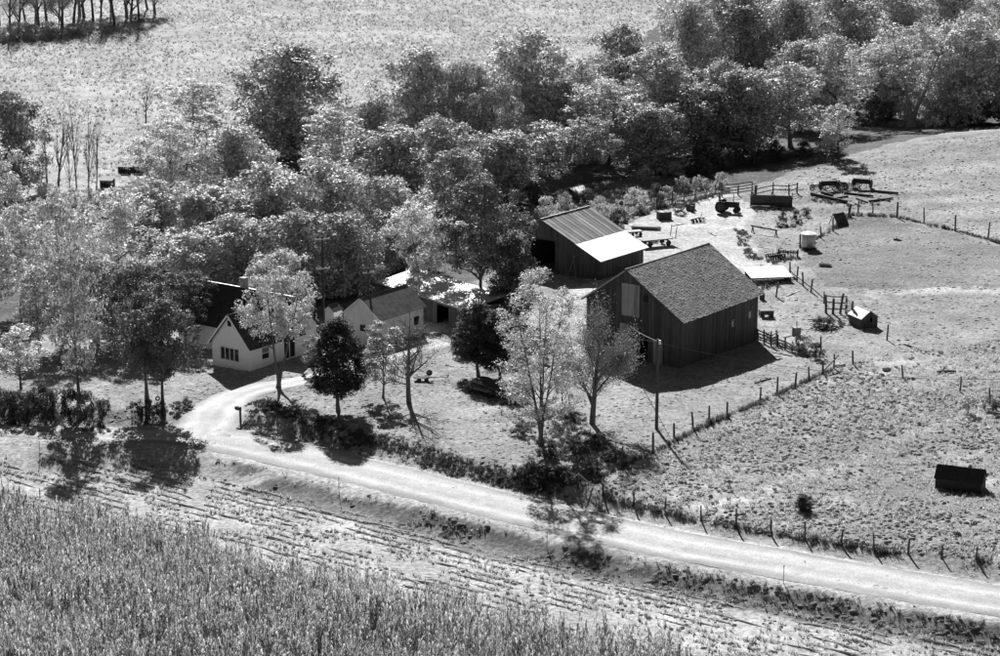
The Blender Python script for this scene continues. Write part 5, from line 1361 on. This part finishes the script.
# long beam rack
p = P3(752, 232); q = P3(776, 236); L = (q - p).length
rk = thing('hitch_rail', 'long low rail on two legs in the yard below the feed bunk', 'rail', p, math.atan2(q.y - p.y, q.x - p.x))
part('rail', MB().tube([(-.2, 0, .8), (L + .2, 0, .75)], .1, 6), M['timber'], rk)
for x in (.1, L): part('leg', MB().tube([(x, .25, -.1), (x, 0, .75)], .07, 5).tube([(x, -.25, -.1), (x, 0, .75)], .07, 5), M['timber'], rk)
# round feed bin
p = P3(808.5, 249)
bn = thing('round_bin', 'round metal feed bin with a white conical lid in the paddock corner', 'feed bin', p)
part('body', MB().lathe([(0, .2), (.7, .2), (.84, .4), (.86, 1.92), (.84, 1.95)], 24), M['galv'], bn, True)
part('lid', MB().lathe([(.94, 1.9), (.94, 1.96), (.3, 2.2), (.12, 2.25), (0, 2.27)], 24), M['white'], bn)
for z in (.8, 1.4): part('hoop', MB().ring((0, 0, z), .865, .018, 'z', 24, 5), M['galv'], bn)
part('base', MB().lathe([(0, -.1), (.8, -.1), (.8, .24), (.5, .26), (0, .26)], 20), M['iron'], bn)
part('spout', MB().box(.8, 1.0, -.15, .15, .7, 1.0), M['galv'], bn)
# trough
p = P3(825, 266)
tg = thing('water_trough', 'small pale water trough in the paddock below the round bin', 'trough', p, math.radians(-25))
part('basin', MB().prism([(-.28, .05), (.28, .05), (.36, .4), (.3, .4), (.22, .12), (-.22, .12), (-.3, .4), (-.36, .4)], -.7, .7), M['galv'], tg)
part('end', MB().prism([(-.22, .121), (.22, .121), (.3, .399), (-.3, .399)], -.695, -.65), M['galv'], tg); part('end', MB().prism([(-.22, .121), (.22, .121), (.3, .399), (-.3, .399)], .65, .695), M['galv'], tg)
# A shaped shelter below the timbers
p = P3(834, 226)
ah = thing('a_frame_shelter', 'small dark slanted shelter on the fence below the timber pile', 'shelter', p, math.radians(40))
for i in range(6): part('roof_board', MB().hexa([(i * .35, -.7, .0), (i * .35 + .34, -.7, .0), (i * .35 + .34, .3, 1.5), (i * .35, .3, 1.5), (i * .35, -.74, .04), (i * .35 + .34, -.74, .04), (i * .35 + .34, .26, 1.54), (i * .35, .26, 1.54)]), M['timber'], ah)
for x in (.05, 1.9): part('prop', MB().tube([(x, 1.0, -.1), (x, .25, 1.65)], .06, 5), M['post'], ah)
# box on a post by the board fence
p = P3(796, 349)
pb = thing('post_box', 'upright grey feeder box on a post at the end of the board fence', 'feeder', p, .3)
part('post', MB().tube([(0, 0, -.3), (0, 0, 1.3)], .12, 7), M['post'], pb)
part('box', MB().box(-.36, .36, -.3, .3, 1.3, 2.25), M['rail'], pb); part('lid', MB().box(-.4, .4, -.34, .34, 2.253, 2.31), M['plank'], pb); part('rod', MB().tube([(0, 0, 2.3), (0, 0, 2.95)], .05, 5), M['rail'], pb)
for sx in (-1, 1): part('arm', MB().tube([(sx * .3, 0, 1.45), (sx * 1.4, .1, 1.25)], .06, 5), M['timber'], pb)
# low cart by the barn corner
p = P3(766, 317)
lc = thing('low_cart', 'low dark cart with a pale load behind the barn corner', 'cart', p, math.radians(5))
part('bed', MB().box(-.75, .75, -.5, .5, .35, .75), M['timber'], lc)
for i in range(4): part('load_board', MB().box(-.7, .7, -.45 + i * .23, -.24 + i * .23, .753, .82 + .03 * (i % 2)), M['plank'], lc)
for x in (-.5, .5):
    for y in (-.58, .58): wheel(lc, (x, y, .24), .24, .1)
# brush pile beside the pen
p = P3(823, 328)
bpile = thing('brush_pile', 'dark pile of branches in front of the rough stock pen', 'brush pile', p)
r_ = random.Random(5)
for i in range(46):
    a = r_.random() * 6.28; c = Vector((r_.gauss(0, .7), r_.gauss(0, .5), .05 + abs(r_.gauss(0, .3)))); d = Vector((math.cos(a), math.sin(a), r_.uniform(-.25, .35))) * r_.uniform(.5, 1.2)
    part('branch', MB().tube([c - d, c + Vector((0, 0, .08)), c + d], [.06, .05, .025], 5), M['timber'], bpile)
# stones, stump and logs
ST = []
for i in range(4):
    rr = random.Random(i); mb = MB().lathe([(0, -.2), (.8, -.15), (1.0, .15), (.75, .5), (.3, .65), (0, .68)], 9)
    mb.v = [(x * rr.uniform(.75, 1.2), y * rr.uniform(.75, 1.2), z * rr.uniform(.8, 1.15)) for x, y, z in mb.v]; ST.append(mb.mesh('stone')); ST[-1].materials.append(M['stone'])
for px, py, s, lab in ((840, 366, .62, 'dark round boulder beside the pasture corner post'), (886, 369, .45, 'dark stone in the upper pasture left of the crooked post'), (700, 412, .22, 'small stone on the lawn beside the pasture fence'), (304, 411, .25, 'pale stone on the lawn bank left of the cedar'), (316, 411.5, .2, 'smaller pale stone right next to another on the lawn bank'), (640, 417, .25, 'dark stone on the lawn left of the utility pole')):
    o = link('stone', ST[int(px) % 4]); o.location = P3(px, py); o.scale = (s, s, s * .8); o.rotation_euler = (0, 0, px); tag(o, lab, 'stone', 'stones')
for a, b, r0, lab in (((894, 240), (901, 241), .14, 'short dark log lying in the paddock below the wire fence'), ((937, 373), (956, 372), .14, 'dark fallen limb in the upper pasture by the short post'), ((904, 345), (917, 349), .09, 'thin fallen branch below the small paddock shed'), ((755, 384), (771, 379), .1, 'thin pole lying on the grass by the barn shadow')):
    A1, B1 = P3(*a), P3(*b)
    d = B1 - A1; o = link('log', MB().tube([(0, 0, r0 * .6), d * .5 + Vector((0, 0, r0 * .9)), d + Vector((0, 0, r0 * .6))], [r0, r0 * .9, r0 * .7], 7).tube([d * .3 + Vector((0, 0, r0)), d * .35 + Vector((.05, .1, r0 * 3.4))], r0 * .4, 5).mesh('log'), M['timber']); o.location = A1; tag(o, lab, 'log')

# ------------------------------------------------------------------ round the house
# parked car
p = P3(486, 394); qa, qb = P3(468, 388), P3(504, 398)
car = thing('parked_car', 'old dark rounded sedan parked in the shade of the cedars', 'car', p, math.atan2(qb.y - qa.y, qb.x - qa.x))
def loft(sections, m, nm, par):
    """body from cross sections (x, half width, z0, z1, rounding)"""
    mb = MB(); k = 10
    for (x, hw_, z0, z1) in sections:
        for j in range(k):
            t = math.pi * j / (k - 1); c, s = math.cos(t), math.sin(t)
            yy = -hw_ * (abs(c) ** .45) * (1 if c > 0 else -1); zz = z0 + (z1 - z0) * abs(s) ** .6
            mb.v.append((x, yy, zz))
    n = len(sections)
    for i in range(n - 1):
        for j in range(k - 1): mb.f.append((i * k + j, i * k + j + 1, (i + 1) * k + j + 1, (i + 1) * k + j))
        mb.f.append((i * k, (i + 1) * k, (i + 1) * k + k - 1, i * k + k - 1))
    mb.f.append(tuple(range(k))[::-1]); mb.f.append(tuple(range((n - 1) * k, n * k)))
    return part(nm, mb, m, par, True)
loft([(-2.25, .55, .4, .62), (-2.15, .72, .35, .82), (-1.6, .84, .3, .95), (-.9, .88, .28, 1.0), (.5, .88, .28, 1.0), (1.2, .86, .28, .98), (1.9, .78, .32, .9), (2.2, .62, .38, .72)], M['car'], 'body', car)
cab = loft([(-1.75, .45, .85, .95), (-1.4, .62, .9, 1.25), (-.9, .68, .9, 1.5), (-.2, .7, .9, 1.56), (.3, .69, .9, 1.5), (.75, .6, .9, 1.1), (.95, .5, .85, .96)], M['car'], 'cabin', car)
for y in (-.72, .72):
    for a, b in ((-1.05, -.45), (-.36, .28)): part('side_window', MB().hexa([(a, y - .012, 1.08), (b, y - .012, 1.08), (b, y + .012, 1.08), (a, y + .012, 1.08), (a + .1, y * .93 - .012, 1.36), (b - .08, y * .93 - .012, 1.36), (b - .08, y * .93 + .012, 1.36), (a + .1, y * .93 + .012, 1.36)]), M['glass'], cab)
part('windscreen', MB().hexa([(.86, -.5, 1.02), (.86, .5, 1.02), (.84, .5, 1.0), (.84, -.5, 1.0), (.5, -.46, 1.4), (.5, .46, 1.4), (.47, .46, 1.38), (.47, -.46, 1.38)]), M['glass'], cab)
for x in (-1.4, 1.35):
    for y in (-.78, .78):
        wheel(car, (x, y, .33), .33, .17)
for x, s in ((-1.4, -1), (-1.4, 1), (1.35, -1), (1.35, 1)): part('fender', MB().prism([(x - .5, .45), (x - .4, .72), (x, .86), (x + .4, .72), (x + .5, .45), (x + .38, .42), (x, .7), (x - .38, .42)], min(s * .8, s * .93), max(s * .8, s * .93), 'y'), M['car'], car)
for x in (-2.28, 2.24): part('bumper', MB().tube([(x, -.75, .45), (x + (.06 if x > 0 else -.06), 0, .45), (x, .75, .45)], .055, 6), M['chrome'], car)
for y in (-.55, .55): part('headlight', MB().tube([(2.05, y, .74), (2.2, y, .74)], .1, 10), M['chrome'], car)
# low trailer with spare wheel
p = P3(423, 381)
gc = thing('garden_cart', 'low dark cart frame with an upright wheel on the lawn behind the bare tree', 'cart', p, math.radians(8))
for i in range(3): part('deck_plank', MB().box(-.9, .6, -.4 + i * .28, -.14 + i * .28, .32, .37), M['timber'], gc)
wheel(gc, (.62, .1, .75), .3, .12); wheel(gc, (-.4, -.45, .2), .2, .09); wheel(gc, (-.4, .5, .2), .2, .09); wheel(gc, (.3, -.45, .2), .2, .09); wheel(gc, (.3, .5, .2), .2, .09)
part('tongue', MB().tube([(.6, 0, .32), (2.4, .3, .2)], .035, 5).tube([(2.4, .3, .2), (2.5, .3, .45)], .06, 6), M['iron'], gc)
# mailbox
p = P3(240.5, 422)
mbx = thing('mailbox', 'mailbox on a post inside the driveway bend', 'mailbox', p, math.radians(150))
part('post', MB().box(-.07, .07, -.07, .07, -.3, 1.25), M['timber'], mbx); part('arm', MB().box(-.1, .45, -.06, .06, 1.06, 1.14), M['timber'], mbx)
part('box', MB().prism([(-.13, 1.15), (.13, 1.15), (.13, 1.28), (.09, 1.38), (0, 1.42), (-.09, 1.38), (-.13, 1.28)], -.05, .52), M['iron'], mbx); part('flag', MB().box(.1, .13, .135, .15, 1.25, 1.5).box(.13, .24, .136, .149, 1.42, 1.5), M['plank'], mbx)
# tyre swing
p = P3(158, 407)
ts = thing('tyre_swing', 'tyre swing hanging between the two dark broad trees', 'swing', p, .4)
part('tyre', MB().ring((0, 0, .8), .17, .07, 'y', 18, 7), M['rubber'], ts); part('rope', MB().tube([(0, 0, 1.02), (0, 0, 6.2)], .02, 4), M['plank'], ts)

for g in ('trees of the wood behind the barns', 'trees along the top right edge of the picture', 'trees on the far side of the hill field', 'trees between the far field and the house', 'trees massed behind the white house',
          'trees at the left edge', 'thin bare trunks before the far field', 'thin trunks in the top right corner', 'roadside thicket at left', 'bushes under the broad trees', 'bushes by the driveway mouth', 'bushes behind the machine shed',
          'bushes by the round bin', 'bushes added as shade in the hollow before the barn', 'bushes at the foot of the wood', 'brush in the far wood', 'bushes round the old sheds'):
    ordinals(g)

# more of the yard's clutter
for k, (px, py, lab) in enumerate(((688, 210, 'left one of three dark barrels by the yard fence'), (693, 209, 'middle one of three dark barrels by the yard fence'), (692, 211.5, 'front one of three dark barrels by the yard fence'), (762, 300, 'dark barrel behind the right end of the big barn'))):
    t = thing('barrel', lab, 'barrel', P3(px, py), k, 'barrels in the yard')
    part('drum', MB().lathe([(0, -.05), (.27, -.05), (.31, .4), (.27, .85), (.25, .85), (.25, .82), (0, .82)], 14), M['rust'], t); part('hoop', MB().ring((0, 0, .25), .305, .015, 'z', 16, 4).ring((0, 0, .6), .305, .015, 'z', 16, 4), M['iron'], t)
for a, b, lab in (((604, 239), (618, 235), 'loose plank on the ground at the back of the machine shed'), ((672, 226), (684, 224), 'loose plank in the yard between wagon and plough'), ((786, 296), (800, 291), 'pale plank lying below the row of posts by the white sheet roof'), ((806, 330), (818, 326), 'loose pole beside the feeder box on its post'), ((772, 352), (792, 356), 'weathered plank in the grass below the board fence'), ((708, 232), (716, 236), 'short plank in the pale yard above the barn ridge'), ((757, 246), (768, 249), 'plank beside the disc harrow behind the white sheet roof')):
    A1, B1 = P3(*a), P3(*b); d = B1 - A1
    o = link('loose_plank', MB().box(0, d.length, -.1, .1, .01, .06).box(d.length * .4, d.length * .4 + .08, -.16, .2, .061, .10).mesh('plank'), M['plank']); o.location = A1 + Vector((0, 0, .03)); o.rotation_euler = (0, -math.asin(max(-1, min(1, d.z / d.length))), math.atan2(d.y, d.x)); tag(o, lab, 'plank', 'loose planks')
wl_ = [[(600, 232), (640, 214), (690, 204)], [(752, 212), (772, 210), (792, 212)], [(764, 262), (778, 262), (796, 258)], [(800, 250), (815, 250)], [(780, 228), (800, 225)], [(812, 200), (850, 206), (880, 204)], [(756, 335), (775, 342), (800, 352)], [(820, 318), (850, 326)], [(756, 292), (780, 282), (792, 278)], [(626, 246), (660, 242)], [(740, 230), (745, 245), (755, 260)]]
pts = np.vstack([along(poly_world(l), .8, 2.6, 60 + i) for i, l in enumerate(wl_)])
scatter('yard_weeds', 'scattered weeds round the implements and fences of the barnyard', 'weeds', on_ground(pts), BW, M['grass_dark'], .3, .8)
